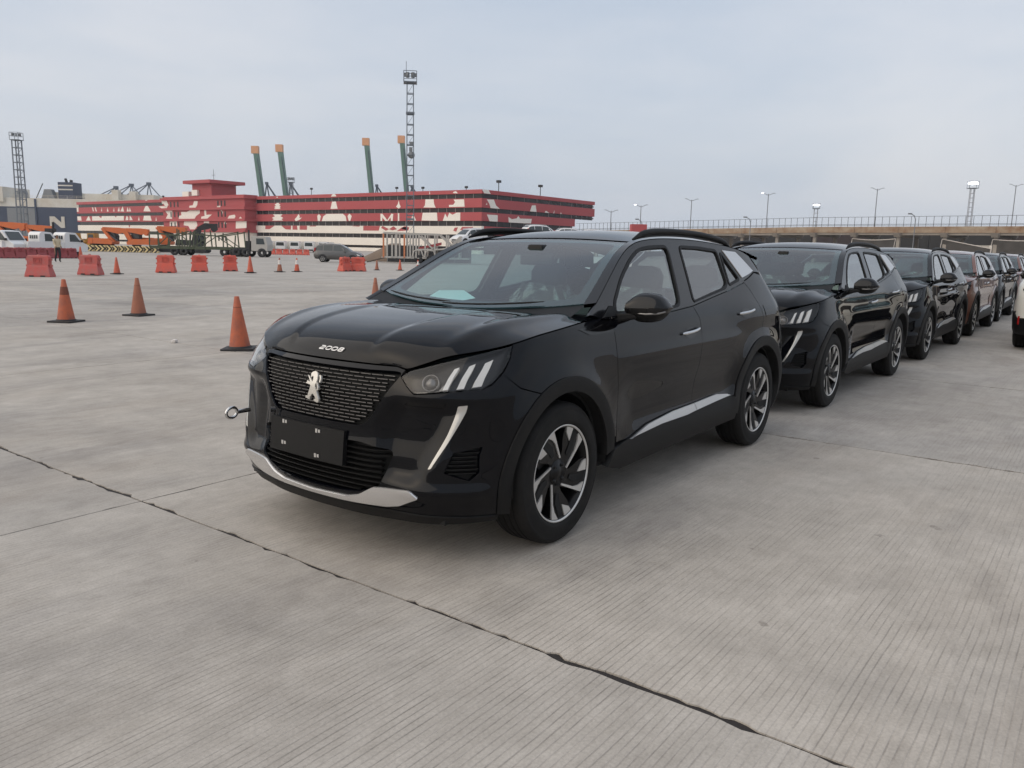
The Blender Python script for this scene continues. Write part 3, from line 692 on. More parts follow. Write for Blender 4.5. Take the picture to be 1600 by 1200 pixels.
    q = canopy(np.array(-1.03), np.array(0.)); sc.box((q[0]+.02, 0, q[2]-.035), (.14, .13, .05), taper=.8); sc.build('camera_housing', M['plastic'], c, bevel=.01)
    rm = MB(); rm.box((-.98, 0, 1.335), (.035, .24, .065)); rm.bar((-1.0, 0, 1.36), (-1.02, 0, 1.41), .02); rm.build('rear_view_mirror', M['plastic'], c, bevel=.012)
    # roof rails
    rr = MB(); rp = []; rz_ = []
    RZ = pchip([-2.52, -2.42, -2.2, -1.9, -1.6, -1.35, -1.2, -1.06], [1.437, 1.470, 1.500, 1.519, 1.524, 1.519, 1.506, 1.466])
    for x in np.linspace(-1.06, -2.52, 30):
        rp.append((x, .612, float(RZ(x)))); e = min(abs(x+1.06), abs(x+2.52)); rz_.append(.006+.013*min(1, e/.12))
    rr.tube(rp, rz_, 10); rr.xform(Matrix.Identity(4))
    for k in range(len(rp)-1):
        a, b = rp[k], rp[k+1]; rr.add([(a[0], .614, a[2]), (b[0], .614, b[2]), (b[0], .616, min(b[2]-.005, float(ZE(b[0]))+.01)), (a[0], .616, min(a[2]-.005, float(ZE(a[0]))+.01))], [(0, 1, 2, 3)])
    both(rr.build('roof_rail', M['plastic'], c))
    # door mirrors
    mt = thing('door_mirror', None, None); mt.parent = c
    mc = MB(); secs = []
    for k in range(15):
        t = k/14; y = .842+.205*t; h = .078*(1-abs(2*t-.85)**2.6*.55)*min(1, .72+t*1.6)*(1 if t < .80 else max(.30, 1-((t-.80)/.20)**2*.70)); dpt = .062*(1 if t < .8 else 1-(t-.8)*2.2)
        xc = -.66-.05*t; ring = []
        for j in range(18):
            a = 2*math.pi*j/18; cx_, cz__ = math.cos(a), math.sin(a)
            xx = (abs(cx_)**.8)*math.copysign(1, cx_)*dpt*(1.35 if cx_ > 0 else .55); zz = (abs(cz__)**.85)*math.copysign(1, cz__)*h
            ring.append((xc+xx, y, 1.108+.004*t+zz))
        secs.append(ring)
    vs_ = [q for s_ in secs for q in s_]; fs_ = [(i*18+j, i*18+(j+1) % 18, (i+1)*18+(j+1) % 18, (i+1)*18+j) for i in range(14) for j in range(18)]
    up = [f for f in fs_ if sum(vs_[i][2] for i in f)/4 > 1.095]; lo_ = [f for f in fs_ if f not in up]
    A_ = MB(); A_.add(vs_, up, True); A_.add(secs[-1], [tuple(range(18))], True); A_.add(secs[0], [tuple(range(18))[::-1]], True); B2 = MB(); B2.add(vs_, lo_, True)
    ms = [A_.build('mirror_cap', M['gloss_black'], mt), B2.build('mirror_base', M['plastic'], mt)]
    g_ = MB(); g_.box((-.716, .945, 1.112), (.006, .11, .075)); ms.append(g_.build('mirror_glass', M['chrome'], mt))
    st_ = MB(); st_.tube([(-.60+.012*0, .88, 1.083), (-.605, .95, 1.080), (-.63, 1.01, 1.086), (-.66, 1.035, 1.095)], .006, 6); ms.append(st_.build('turn_lamp', M['gun'], mt))
    ar = MB(); ar.add([(-.56, .79, 1.03), (-.72, .79, 1.03), (-.72, .90, 1.055), (-.60, .90, 1.055), (-.56, .79, 1.075), (-.72, .79, 1.075), (-.72, .90, 1.085), (-.60, .90, 1.085)], [(0, 1, 2, 3), (7, 6, 5, 4), (0, 4, 5, 1), (1, 5, 6, 2), (2, 6, 7, 3), (3, 7, 4, 0)]); ms.append(ar.build('mirror_arm', M['plastic'], mt, bevel=.008))
    m2 = bpy.data.objects.new('door_mirror', None); COL.objects.link(m2); m2.parent = c; m2.scale = (1, -1, 1)
    for o in ms: k = o.copy(); COL.objects.link(k); k.parent = m2
    # trim triangle at the foot of the screen pillar
    both(panel('pillar_trim', hull, [(-.14, 1.022), (-.30, 1.048), (-.505, 1.052), (-.505, .985), (-.25, .985)], M['gloss_black'], c, sgn=-1, off=.003, thick=.01))
    both(panel('mirror_sail', hull, [(-.41, 1.06), (-.57, 1.062), (-.575, 1.115), (-.52, 1.12)], M['plastic'], c, sgn=-1, off=.004, thick=.01))
    # door handles
    for sx, zz in ((-1.43, .925), (-2.31, 1.0)):
        both(panel('handle_recess', hull, [(sx+.085*math.cos(a), zz-.008+.036*math.sin(a)) for a in np.linspace(0, 2*math.pi, 20)[:-1]], M['gloss_black'], c, sgn=-1, off=.002, thick=.004, res=.015))
        hn = MB(); pts_ = []
        for q in np.linspace(-1, 1, 11):
            p_ = hull(sx+.125*q, zz+.004-.010*q); pts_.append((p_[0], p_[1]+.030-.022*q*q, p_[2]))
        hn.tube(pts_, [.006]+[.011]*9+[.006], 8); both(hn.build('door_handle', M['chrome'], c))
    # ---- tail
    tg = [(0, 1.415), (.45, 1.40), (.60, 1.30), (.68, 1.10), (.72, 1.0), (.70, .80), (.55, .70), (0, .69)]
    tw = [(0, 1.375), (.42, 1.36), (.53, 1.30), (.585, 1.14), (.50, 1.09), (0, 1.075)]
    sym = lambda L_: L_+[(-a, b) for a, b in L_[::-1] if a > 0]
    panel('tailgate', rear, sym(tg), pm, c, holes=[sym(tw)], sgn=-1)
    panel('rear_window', rear, sym(tw), M['glass_rear'], c, sgn=-1, off=-.006, rim=False, gap=-.01)
    tl = [(0, 1.00), (.55, 1.005), (.80, 1.0), (.84, .93), (.78, .885), (.5, .885), (0, .90)]
    panel('tail_lamp', rear, sym(tl), M['gloss_black'], c, sgn=-1, off=.008, thick=.02)
    for k in range(3):
        a = .60+k*.055; both(panel('tail_claw', rear, [(a, .895), (a+.025, .895), (a+.045, .985), (a+.02, .985)], M['redlamp'], c, sgn=-1, off=.011, thick=.006, res=.02))
    rbu = [(0, .69), (.55, .70), (.70, .80), (.74, .855), (.86, .86), (.91, .62), (.93, .56), (.86, .50), (0, .50)]
    panel('rear_bumper', rear, sym(rbu), pm, c, sgn=-1)
    xr = SR+_dd[-1]*0
    rlo = [(0, .50), (.86, .50), (.95, .57), (1.05, .60), (1.075, .50), (1.03, .30), (.9, .25), (.5, .23), (0, .23)]
    panel('bumper_cladding', rear, sym(rlo), M['plastic'], c, sgn=-1, off=.008, thick=.05)
    both(panel('rear_reflector', rear, [(.795, .40), (.83, .40), (.83, .53), (.795, .53)], M['red'], c, sgn=-1, off=.014, thick=.01, res=.02))
    def spl(a, b): return canopy(-2.985-.09*b*(1-.5*(a/.64)**2), a)
    grid_panel('roof_spoiler', spl, -.55, .55, 0., 1., 30, 5, pm, c, sgn=1, thick=.02)
    panel('rear_pillar', rear, [(.47, 1.395), (.62, 1.29), (.70, 1.10), (.80, 1.03), (1.02, 1.13), (1.10, 1.25), (.86, 1.37), (.66, 1.405)], pm, c, sgn=-1, off=-.003); mirror([o for o in bpy.data.objects if o.parent == c and o.name.startswith('rear_pillar')][-1], c)
    # ---- inside of the body: floor, wheel housings, dark gap backing added to block light
    sh = [(SF-.0, .22)]+[(SF-d_, .22) for d_ in (.4, .8)]+arc(FW, WZ, .385, -14, 194, 24)+arc(RW, WZ, .385, -14, 194, 24)[::1]+[(SR+.4, .22), (SR, .22), (SR, 1.03), (SR+.7, 1.03), (-2.9, 1.15), (-2.45, 1.17)]+[(a, b-.03) for a, b in belt[::-1]]+[(-.35, 1.02), (.1, .98), (.44, .94), (.64, .90), (.9, .85), (SF, .85)]
    hs_ = [(SF-a, b) for a, b in HLo]
    both(panel('gap_backing', hull, sh, M['dark'], c, sgn=-1, off=-.062, rim=False, res=.04, gap=0))
    ub = MB(); ub.box((-1.32, 0, .235), (3.9, 1.34, .05)); ub.build('underbody', M['dark'], c)
    for ax in (FW, RW):
        hsg = MB(); k = 28; vs_ = []
        for j in range(k+1):
            a = R(-4+188*j/k)
            for y in (.865, .50): vs_.append((ax+.402*math.cos(a), y, WZ+.402*math.sin(a)))
        hsg.add(vs_, [(2*j, 2*j+1, 2*j+3, 2*j+2) for j in range(k)], True); hsg.add([vs_[2*j+1] for j in range(k+1)], [tuple(range(k+1))])
        both(hsg.build('wheel_housing', M['dark'], c))
    # ---- cabin
    fl = MB(); fl.box((-1.6, 0, .42), (2.3, 1.5, .04)); fl.box((-1.6, .74, .72), (2.5, .04, .62)); fl.box((-1.6, -.74, .72), (2.5, .04, .62)); fl.build('cabin_floor', M['trim'], c)
    ds = MB()
    prof = [(-.30, .85), (-.26, 1.055), (-.36, 1.075), (-.62, 1.055), (-.80, 1.03), (-.86, .97), (-.84, .85)]
    ds.prism(prof, -.73, .73); ds.build('dashboard', M['trim'], c, bevel=.02)
    bn = MB(); bn.prism([(-.74, 1.03), (-.80, 1.10), (-.90, 1.09), (-.88, 1.0)], .20, .56); bn.build('instrument_hood', M['trim'], c, bevel=.02)
    sw = MB(); n_ = 24; th = R(-65)
    Mx = Matrix.Translation((-.98, .37, .985)) @ Matrix.Rotation(R(-62), 4, 'Y')
    sw.tube([tuple(Mx @ Vector((.165*math.cos(2*math.pi*j/n_), .165*math.sin(2*math.pi*j/n_), 0))) for j in range(n_+1)], .014, 8, cap=False)
    sw.bar(tuple(Mx @ Vector((0, -.16, 0))), tuple(Mx @ Vector((0, .16, 0))), .05, .02); sw.build('steering_wheel', M['trim'], c)
    def seat(x, y, w_, film):
        sb = MB()
        def loft(rings):
            k = len(rings[0]); vs__ = [q for r_ in rings for q in r_]; fs__ = [(i*k+j, i*k+(j+1) % k, (i+1)*k+(j+1) % k, (i+1)*k+j) for i in range(len(rings)-1) for j in range(k)]
            sb.add(vs__, fs__, True); sb.add(rings[0], [tuple(range(k))[::-1]]); sb.add(rings[-1], [tuple(range(k))])
        def ring(cx_, cz__, hw, hd, n=16, tilt=0):
            return [(cx_+hd*math.copysign(abs(math.cos(a))**.5, math.cos(a)), y+hw*math.copysign(abs(math.sin(a))**.5, math.sin(a)), cz__-tilt*math.cos(a)) for a in [2*math.pi*j/n for j in range(n)]]
        loft([ring(x-.1, .45, w_*.9, .26), ring(x-.1, .52, w_, .28), ring(x-.1, .62, w_, .28), ring(x-.1, .65, w_*.9, .24)])
        loft([ring(x-.30, .58, w_*.95, .08), ring(x-.34, .75, w_, .085), ring(x-.40, .95, w_*.97, .08), ring(x-.45, 1.08, w_*.8, .07), ring(x-.47, 1.13, w_*.5, .045)])
        o = sb.build('seat', M['fabric'], c)
        hb = MB(); sb = hb
        loft([ring(x-.48, 1.135, .09, .045), ring(x-.485, 1.165, .135, .055), ring(x-.49, 1.24, .14, .055), ring(x-.495, 1.29, .11, .05), ring(x-.497, 1.305, .06, .03)]); hb.tube([(x-.47, y+.05, 1.05), (x-.48, y+.05, 1.15)], .008, 6).tube([(x-.47, y-.05, 1.05), (x-.48, y-.05, 1.15)], .008, 6)
        hb.build('headrest', M['fabric'], o)
        if film:
            fm = MB(); sb = fm; rg = []
            rnd = random.Random(int(1000*y)+3)
            for i, (cz__, hw, hd) in enumerate([(.86, w_*1.02, .11), (.93, w_*1.06, .125), (.99, w_*1.05, .12), (1.05, w_*.98, .12), (1.11, w_*.80, .10), (1.16, w_*.66, .085)]):
                rr_ = ring(x-.40-.05*(cz__-.9)/.3, cz__, hw, hd, 26); rg.append([(q[0]+rnd.uniform(-.016, .016), q[1]+rnd.uniform(-.016, .016), q[2]+rnd.uniform(-.014, .014)) for q in rr_])
            k = 26; fm.add([q for r_ in rg for q in r_], [(i*k+j, i*k+(j+1) % k, (i+1)*k+(j+1) % k, (i+1)*k+j) for i in range(5) for j in range(k)], False)
            fm.build('plastic_cover', M['film'], o)
    seat(-1.18, .37, .25, True); seat(-1.18, -.37, .25, True); seat(-2.02, .40, .30, False); seat(-2.02, -.40, .30, False); 
    bp_ = MB(); bp_.prism([(-2.45, .60), (-2.62, 1.12), (-2.50, 1.12), (-2.35, .60)], -.66, .66); bp_.build('parcel_shelf', M['trim'], c)
    # ---- wheels
    def wheel(ax):
        wl = thing('wheel', None, None); wl.parent = c; wl.location = (ax, .76, WZ)
        ty = MB(); hw = .1075
        prof = [(.232, -.095), (.238, -.102), (.262, -.110), (.300, -.109), (.326, -.100), (.338, -.088), (.3435, -.074)]
        for g in (-.05, -.017, .017, .05): prof += [(.345, g-.0095), (.345, g-.0055), (.337, g-.005), (.337, g+.005), (.345, g+.0055), (.345, g+.0095)]
        prof += [(.3435, .074), (.338, .088), (.326, .100), (.318, .1045), (.316, .1035), (.300, .109), (.262, .110), (.250, .1085), (.248, .106), (.238, .102), (.232, .095)]
        ty.lathe(prof, 72, 'y')
        ty.build('tyre', M['rubber'], wl)
        rm_ = MB(); rm_.lathe([(.228, .098), (.215, .080), (.205, .03), (.20, -.08), (.228, -.095)], 60, 'y'); rm_.lathe([(.20, -.02), (.07, -.02), (.0, -.02)], 40, 'y'); rim = rm_.build('rim_barrel', M['rimdark'], wl)
        lp = MB(); lp.lathe([(.226, .090), (.230, .101), (.2365, .1035), (.2405, .099), (.2405, .093)], 72, 'y'); lp.build('rim_lip', M['alloy'], wl)
        bd = MB(); bd.lathe([(.0, .015), (.13, .015), (.133, .012), (.133, -.01), (0, -.01)], 40, 'y'); bd.box((.09, .015, .07), (.08, .05, .12), M=Matrix.Rotation(R(35), 3, 'Y')); bd.build('brake_disc', M['brake'], wl)
        sd = MB(); al = MB(); rec_ = MB()
        def P2(r_, th_, y): return (r_*math.cos(th_), y, r_*math.sin(th_))
        def wedge(mb, pts, d0, d1, thk):
            n = len(pts); f_ = []; b_ = []
            for (r_, t_) in pts:
                yy = d0+(d1-d0)*(r_-.05)/.18; f_.append(P2(r_, t_, yy)); b_.append(P2(r_, t_, yy-thk))
            mb.add(f_+b_, [tuple(range(n)), tuple(range(2*n-1, n-1, -1))]+[((i+1) % n, i, n+i, n+(i+1) % n) for i in range(n)])
        for k in range(5):
            t0 = R(64.4+72*k); Q = lambda L_: [(math.hypot(a_, b_), t0-math.atan2(b_, a_)) for a_, b_ in L_]
            wedge(sd, Q([(.04, -.058), (.15, -.037), (.223, -.038), (.222, .04), (.212, .08), (.178, .138), (.14, .11), (.09, .05), (.045, .02)]), .070, .088, .03)
            wedge(al, Q([(.058, -.047), (.226, -.030), (.226, .026), (.190, -.007), (.155, -.024), (.058, -.037)]), .076, .0955, .007)
            wedge(al, Q([(.155, .054), (.2115, .083), (.1845, .133), (.165, .112)]), .076, .0955, .007)
            wedge(rec_, Q([(.10, .0), (.15, -.003), (.222, .040), (.214, .076), (.14, .036), (.10, .022)]), .0765, .0905, .001)
        sd.lathe([(0, .082), (.028, .082), (.032, .078), (.065, .074), (.07, .04)], 32, 'y')
        for k in range(4):
            a = R(45+90*k); sd.lathe([(0, .084), (.009, .084), (.009, .06)], 8, 'y', c=(.049*math.cos(a), 0, .049*math.sin(a)))
        sd.build('spokes', M['rimdark'], wl); al.build('spoke_facets', M['alloy'], wl); rec_.build('spoke_slots', M['dark'], wl)
        return wl
    for ax in (FW, RW):
        wl = wheel(ax); wl2 = wl.copy(); COL.objects.link(wl2); wl2.parent = c; wl2.location = (ax, -.76, WZ); wl2.scale = (1, -1, 1)
        for o in [q for q in bpy.data.objects if q.parent == wl]: k = o.copy(); COL.objects.link(k); k.parent = wl2
    return c

def repaint(c, frm, to):
    """give a copied car its own paint (material stored on the objects, mesh data shared)"""
    st = [c]
    while st:
        o = st.pop(); st += [x for x in KIDS2.get(o.name, [])]
        if o.type == 'MESH' and o.data.materials and o.data.materials[0] is not None:
            n_ = o.data.materials[0].name
            if n_ == frm or (n_ == 'gloss_black' and o.name.split('.')[0] in ('window_frame', 'windscreen_pillar')):
                o.material_slots[0].link = 'OBJECT'; o.material_slots[0].material = to
# painted silhouettes on the red and cream building: (metres along the wall, height)
MW = [[(190.6,10.9),(190.1,12.8),(189.3,12.9),(188.6,12.7),(188.8,10.9)], [(192.3,7.8),(191.5,9.8),(187.3,9.7),(186.9,7.7)], [(183.7,7.7),(181.4,9.6),(180.2,7.7)], [(178.9,12.8),(178.2,12.8),(177.5,10.9),(178.2,11.0)], [(176.9,12.7),(176.3,12.7),(175.4,10.9),(176.2,10.9)], [(172.4,10.9),(171.9,12.3),(171.7,10.9)], [(168.4,10.8),(167.9,12.2),(167.3,10.8)], [(164.1,10.8),(163.5,12.1),(163.3,10.8)], [(161.2,10.8),(160.0,12.3),(159.8,10.8)], [(159.3,10.8),(157.6,12.5),(157.0,10.7)], [(179.2,7.7),(178.9,9.7),(175.4,9.7),(172.7,8.5),(171.7,9.6),(163.5,9.6),(162.7,8.7),(161.3,9.6),(157.2,9.5),(157.4,7.7)], [(155.2,10.7),(154.5,12.2),(153.8,10.7)], [(153.6,10.7),(153.1,12.1),(152.4,10.7)], [(156.4,7.8),(155.3,9.4),(154.4,8.6),(154.5,7.8)], [(153.7,7.8),(153.3,9.4),(152.3,8.6),(151.6,7.8)], [(144.6,10.7),(143.8,11.6),(142.3,13.0),(140.9,11.6),(140.1,10.6)], [(145.1,7.7),(144.2,9.5),(140.5,9.4),(139.8,7.6)], [(137.4,7.6),(137.0,8.8),(136.7,7.6)], [(131.3,7.6),(130.2,9.4),(129.6,8.3),(129.9,7.6)], [(130.9,10.6),(130.1,12.5),(129.0,10.8)], [(143.1,14.1),(142.6,14.7),(141.8,14.1)], [(148.2,7.7),(147.6,9.0),(147.2,7.7)], [(75.4,10.7),(74.9,11.1),(75.4,11.3),(74.5,11.6),(75.2,12.0),(74.2,12.2),(74.4,12.6),(73.1,12.6),(73.3,12.1),(72.5,12.0),(73.1,11.6),(72.4,11.3),(73.0,11.0),(72.5,10.7)], [(76.5,7.5),(75.7,7.9),(76.5,8.3),(75.1,8.7),(76.2,9.3),(71.7,9.2),(72.7,8.7),(71.4,8.2),(72.3,7.9),(71.6,7.5)], [(51.3,13.7),(50.9,14.2),(50.2,14.4),(49.6,14.2),(49.2,13.7)], [(51.6,10.5),(50.9,12.5),(49.5,12.5),(48.8,10.5)], [(55.2,7.3),(54.5,8.6),(53.2,9.2),(46.8,9.2),(45.7,8.5),(45.4,7.3)], [(56.8,7.4),(57.0,8.7),(56.3,9.2),(55.5,8.6),(56.0,7.3)], [(44.6,7.4),(45.0,8.6),(44.3,9.2),(43.4,8.6),(44.0,7.3)], [(66.5,7.8),(65.4,8.6),(64.8,9.3),(64.3,8.7),(64.5,8.2),(63.4,8.3),(64.4,7.7),(66.0,7.3)], [(27.3,10.8),(26.7,11.4),(26.4,12.3),(26.1,11.4),(25.7,10.7),(26.4,10.3)], [(26.7,7.3),(26.7,9.2),(26.2,9.2),(26.2,7.3)], [(32.8,7.3),(32.8,9.1),(32.1,9.1),(30.4,7.5),(28.9,9.1),(28.3,9.0),(28.5,7.3),(29.1,7.3),(29.2,8.2),(30.2,7.3),(31.1,7.3),(32.1,8.2),(32.2,7.3)], [(16.2,13.6),(16.1,14.4),(15.9,13.6)], [(74.3,13.8),(73.9,14.2),(73.6,13.8)], [(18.1,10.5),(17.6,11.0),(17.4,12.4),(14.8,12.4),(14.6,11.2),(14.1,10.4)], [(18.7,7.4),(18.3,9.3),(13.7,9.3),(13.5,7.3)], [(9.9,10.5),(9.9,11.0),(8.6,11.0),(8.0,11.6),(8.5,12.2),(5.3,12.2),(5.1,10.5)], [(8.8,13.7),(8.4,14.0),(7.8,14.1),(7.2,13.6)], [(11.8,7.3),(11.1,9.0),(10.4,8.0),(9.8,9.2),(8.8,8.7),(7.5,9.2),(6.4,9.2),(6.4,7.3)], [(22.4,7.4),(21.9,8.3),(21.4,9.1),(21.0,8.2),(20.5,7.4)]]
MR = [[(79.7,5.1),(79.6,6.1),(75.4,6.1),(77.8,5.1)], [(72.4,6.1),(68.1,6.1),(68.3,5.0),(70.6,5.1)], [(67.5,5.0),(67.5,6.1),(65.6,6.1),(65.4,5.0)], [(64.5,5.0),(64.4,6.1),(61.3,6.1),(61.4,5.0)], [(60.2,5.9),(60.1,6.2),(57.6,6.2),(57.6,5.9)], [(43.2,6.0),(43.2,6.2),(40.5,6.2),(40.5,5.9)], [(39.1,4.9),(39.1,6.1),(33.0,6.1),(33.5,4.9)], [(32.6,5.6),(32.1,6.1),(29.8,5.3),(30.9,4.9)], [(28.6,5.0),(29.8,5.3),(28.2,6.0),(27.0,5.3)], [(25.5,5.4),(24.6,6.0),(23.4,6.0),(23.4,5.0)], [(27.1,4.8),(25.2,5.8),(22.9,5.8),(23.1,5.0)], [(8.5,5.0),(8.1,5.7),(7.1,5.8),(7.6,4.8)], [(6.4,5.2),(5.8,5.9),(2.5,5.9),(2.5,5.3)], [(154.5,6.2),(154.0,6.5),(153.6,6.5),(153.5,5.9),(154.1,5.3)], [(149.2,6.5),(148.7,6.5),(149.0,5.9)], [(138.5,6.5),(138.0,6.5),(138.3,5.9)], [(186.3,6.5),(185.9,6.5),(186.2,5.9)]]
MS = [[(-0.0,14.3),(2.2,14.5),(3.2,13.5),(0.8,13.5)], [(1.8,12.2),(4.4,12.3),(5.3,11.0),(7.0,10.2),(3.3,10.2),(2.8,11.2)], [(1.5,11.0),(1.8,11.4),(2.0,11.0)], [(1.9,8.8),(6.0,8.8),(6.0,7.2),(3.0,7.2),(2.4,8.1)], [(10.4,7.1),(10.2,8.6),(11.6,8.1),(13.6,8.4),(14.2,9.0),(14.9,8.4),(19.9,8.5),(19.6,7.4)], [(18.9,10.0),(19.8,11.8),(21.4,11.9),(22.0,10.0)], [(25.2,10.0),(26.0,10.8),(27.6,10.3),(29.3,10.2),(30.0,11.1),(29.8,10.2),(28.5,9.8)], [(32.5,9.9),(32.9,10.7),(34.1,9.9)], [(39.9,10.3),(49.7,10.2),(49.7,9.9),(41.3,9.9)]]
MB_ = [[(127.1,13.9),(124.3,13.7),(123.2,12.2),(125.2,11.7),(125.9,12.7),(126.9,12.7)], [(129.0,11.9),(123.7,12.0),(124.5,11.2),(127.2,11.2)], [(112.0,11.1),(111.7,11.9),(109.9,12.0),(109.1,13.3),(107.2,13.2),(107.6,12.0),(108.9,11.0)], [(97.7,10.9),(97.3,11.8),(95.7,11.7),(95.9,10.9)], [(125.7,10.8),(121.2,10.8),(121.6,7.9),(125.2,8.1),(123.9,9.3)], [(117.9,7.9),(117.5,8.9),(116.3,9.1),(116.5,10.1),(113.2,10.1),(111.1,10.7),(106.3,10.6),(106.4,9.6),(108.4,8.8),(109.5,7.8)], [(106.0,7.8),(105.6,8.6),(103.9,8.8),(104.1,10.6),(103.1,10.6),(103.0,9.1),(100.2,9.2),(103.0,7.8)], [(95.6,10.5),(94.5,9.9),(94.9,9.2),(95.4,9.6)], [(92.6,7.8),(91.6,8.8),(89.0,9.1),(88.5,8.6),(89.2,7.8)], [(87.2,7.8),(86.2,8.5),(85.2,7.8)], [(114.9,7.5),(108.5,7.6),(107.9,6.0),(109.4,4.8),(111.9,4.8),(112.8,5.8),(115.3,6.0)], [(123.0,7.5),(118.9,7.5),(119.0,5.8),(123.1,5.8)], [(104.9,4.9),(104.4,7.2),(101.8,7.3),(101.7,6.1),(102.6,5.1)], [(94.3,6.7),(93.7,7.2),(92.9,6.5),(93.7,6.1)], [(88.6,5.1),(88.4,7.2),(83.4,7.4),(83.5,5.3)]]
# ================================================================== far structures
DH = (-.8045, -.5940)
def gz(x, y):
    """the yard falls gently away from the camera towards the far drains"""
    D = (x-3.17)*DH[0]+(y-2.89)*DH[1]; return -.006*min(max(D-32, 0), 50)
RZ = 2.20678                                # heading of things that stand square to the long view
M['redwall'] = mat('red_wall_paint', (.43, .082, .088), .75, noise=(.12, .5, (.35, .07, .075)))
M['whitewall'] = mat('cream_wall_paint', (.84, .785, .71), .75, noise=(.15, .6, (.76, .70, .63)))
M['redpaint'] = mat('mural_red', (.43, .088, .092), .75)
M['whitepaint'] = mat('mural_cream', (.85, .80, .73), .75)
M['pane'] = mat('window_pane', (.016, .013, .015), .22, spec=.25, noise=(.7, .7, (.03, .025, .026)))
M['mullion'] = mat('window_mullion', (.36, .32, .31), .6)
M['soffit'] = mat('dark_soffit', (.045, .035, .037), .85)
M['grey'] = mat('grey_metal', (.20, .21, .22), .55, .2)
M['steel'] = mat('galvanised_steel', (.16, .18, .205), .55, .35)
M['palegreen'] = mat('pale_green_steel', (.23, .27, .25), .6, .2)
M['tanc'] = mat('weathered_concrete', (.36, .29, .215), .9, noise=(.55, .9, (.20, .105, .055)), bump=(20, .3, .01))
M['greyc'] = mat('grey_concrete', (.33, .30, .265), .9, noise=(.8, .7, (.22, .19, .165)))
M['blackm'] = mat('black_metal', (.018, .018, .02), .6)

bld = thing('terminal_building', 'long red and cream building with painted silhouettes and dark window bands', 'building', (-145, -116.2, 0), R(-90))
def bbox(name, u0, u1, v0, v1, z0, z1, m, par=None):
    b = MB(); b.box(((u0+u1)/2, (v0+v1)/2, (z0+z1)/2), (u1-u0, v1-v0, z1-z0)); return b.build(name, m, par or bld)
LV = [(13.45, 14.35), (10.3, 12.4), (7.3, 9.25), (4.15, 6.1), (1.2, 3.1)]       # solid bands; windows lie between
bbox('core', .5, 189.5, -39.5, -.9, -.4, 13.9, M['soffit'])
bbox('roof', .9, 189.8, -50, -.9, 13.92, 14.12, M['greyc'])
for k, (z0, z1) in enumerate(LV):
    bbox('wall_band', 0, 190, -.9, 0, z0, z1, M['redwall'] if k < 3 else M['whitewall'])
bbox('plinth', 0, 190, -1.0, -.12, -.4, .55, M['whitewall'])
# side face bands (towards the right), the two upper storeys run further out
for k, (z0, z1) in enumerate(LV):
    bbox('wall_band', -.02, .88, -(50 if k < 2 else 40), -.92, z0, z1, M['redwall'] if k < 4 else M['soffit'])
for z in (13.1, 9.9): bbox('floor_slab', .3, 20, -50, -40, z-.3, z, M['soffit'])
# windows: the nearest ones singly, the rest of the rows joined
wz = [(12.4, 13.45), (9.25, 10.3), (6.1, 7.3), (3.1, 4.15)]
pm_ = {}
for k, (z0, z1) in enumerate(wz):
    b = MB(); b.box((0, 0, 0), (2.58, .06, z1-z0-.02)); pm_[k] = b.mesh('window_pane')
    pm_[k].materials.append(M['pane'])
    f = MB(); f.box((1.34, .04, 0), (.10, .10, z1-z0-.02)); fm = f.mesh('mullion'); fm.materials.append(M['mullion'])
    rest = MB()
    for i in range(70):
        u = 1.5+i*2.7
        if 84 < u < 126 and k < 4: continue
        if u < 84:
            o = link('window', pm_[k], None, bld, (u, -.45, (z0+z1)/2)); link('mullion', fm, None, o)
        else: rest.box((u, -.45, (z0+z1)/2), (2.5, .06, z1-z0-.02)).box((u+1.34, -.42, (z0+z1)/2), (.1, .08, z1-z0-.02))
    if rest.v: tag(rest.build('far_windows', M['pane'], bld), kind='stuff')
    if k < 3:
        for i in range(18 if k < 2 else 14):
            v = -2.3-i*2.7; o = MB(); o.box((.5, v, (z0+z1)/2), (.06, 2.55, z1-z0-.02)); o.build('window', M['pane'], bld)
            if i % 2: o = MB(); o.box((.42, v-1.34, (z0+z1)/2), (.08, .1, z1-z0-.02)); o.build('mullion', M['mullion'], bld)
# projecting stair block with the roof cabin
blk = bbox('stair_block', 84, 126.5, -.85, 3.6, -.4, 14.7, M['redwall'])
for z in (14.0, 10.9, 7.6, 4.4): bbox('ledge', 83.4, 127, -.2, 4.3, z-.35, z+.35, M['redwall'])
bbox('block_base', 83.9, 126.6, -.1, 3.72, -.4, 4.0, M['whitewall'])
for u in (93.5, 95.2, 96.9, 118, 120, 122):
    for z in (12.4, 9.3, 6.1, 2.3): bbox('slit_window', u-.32, u+.32, 3.5, 3.66 if z > 4 else 3.78, z-.8, z+.8, M['pane'])
bbox('roof_cabin', 101.6, 111.6, -6, 2.5, 14.7, 18.4, M['redwall']); bbox('cabin_roof', 99.7, 113.7, -8, 4.3, 18.4, 19.35, M['redwall'])
for u0, u1, z0, z1 in ((108, 111, 14.9, 16.6), (112.6, 116, 14.7, 16.2)): bbox('roof_plant', u0, u1, 1, 3.2, z0, z1, M['whitepaint'])
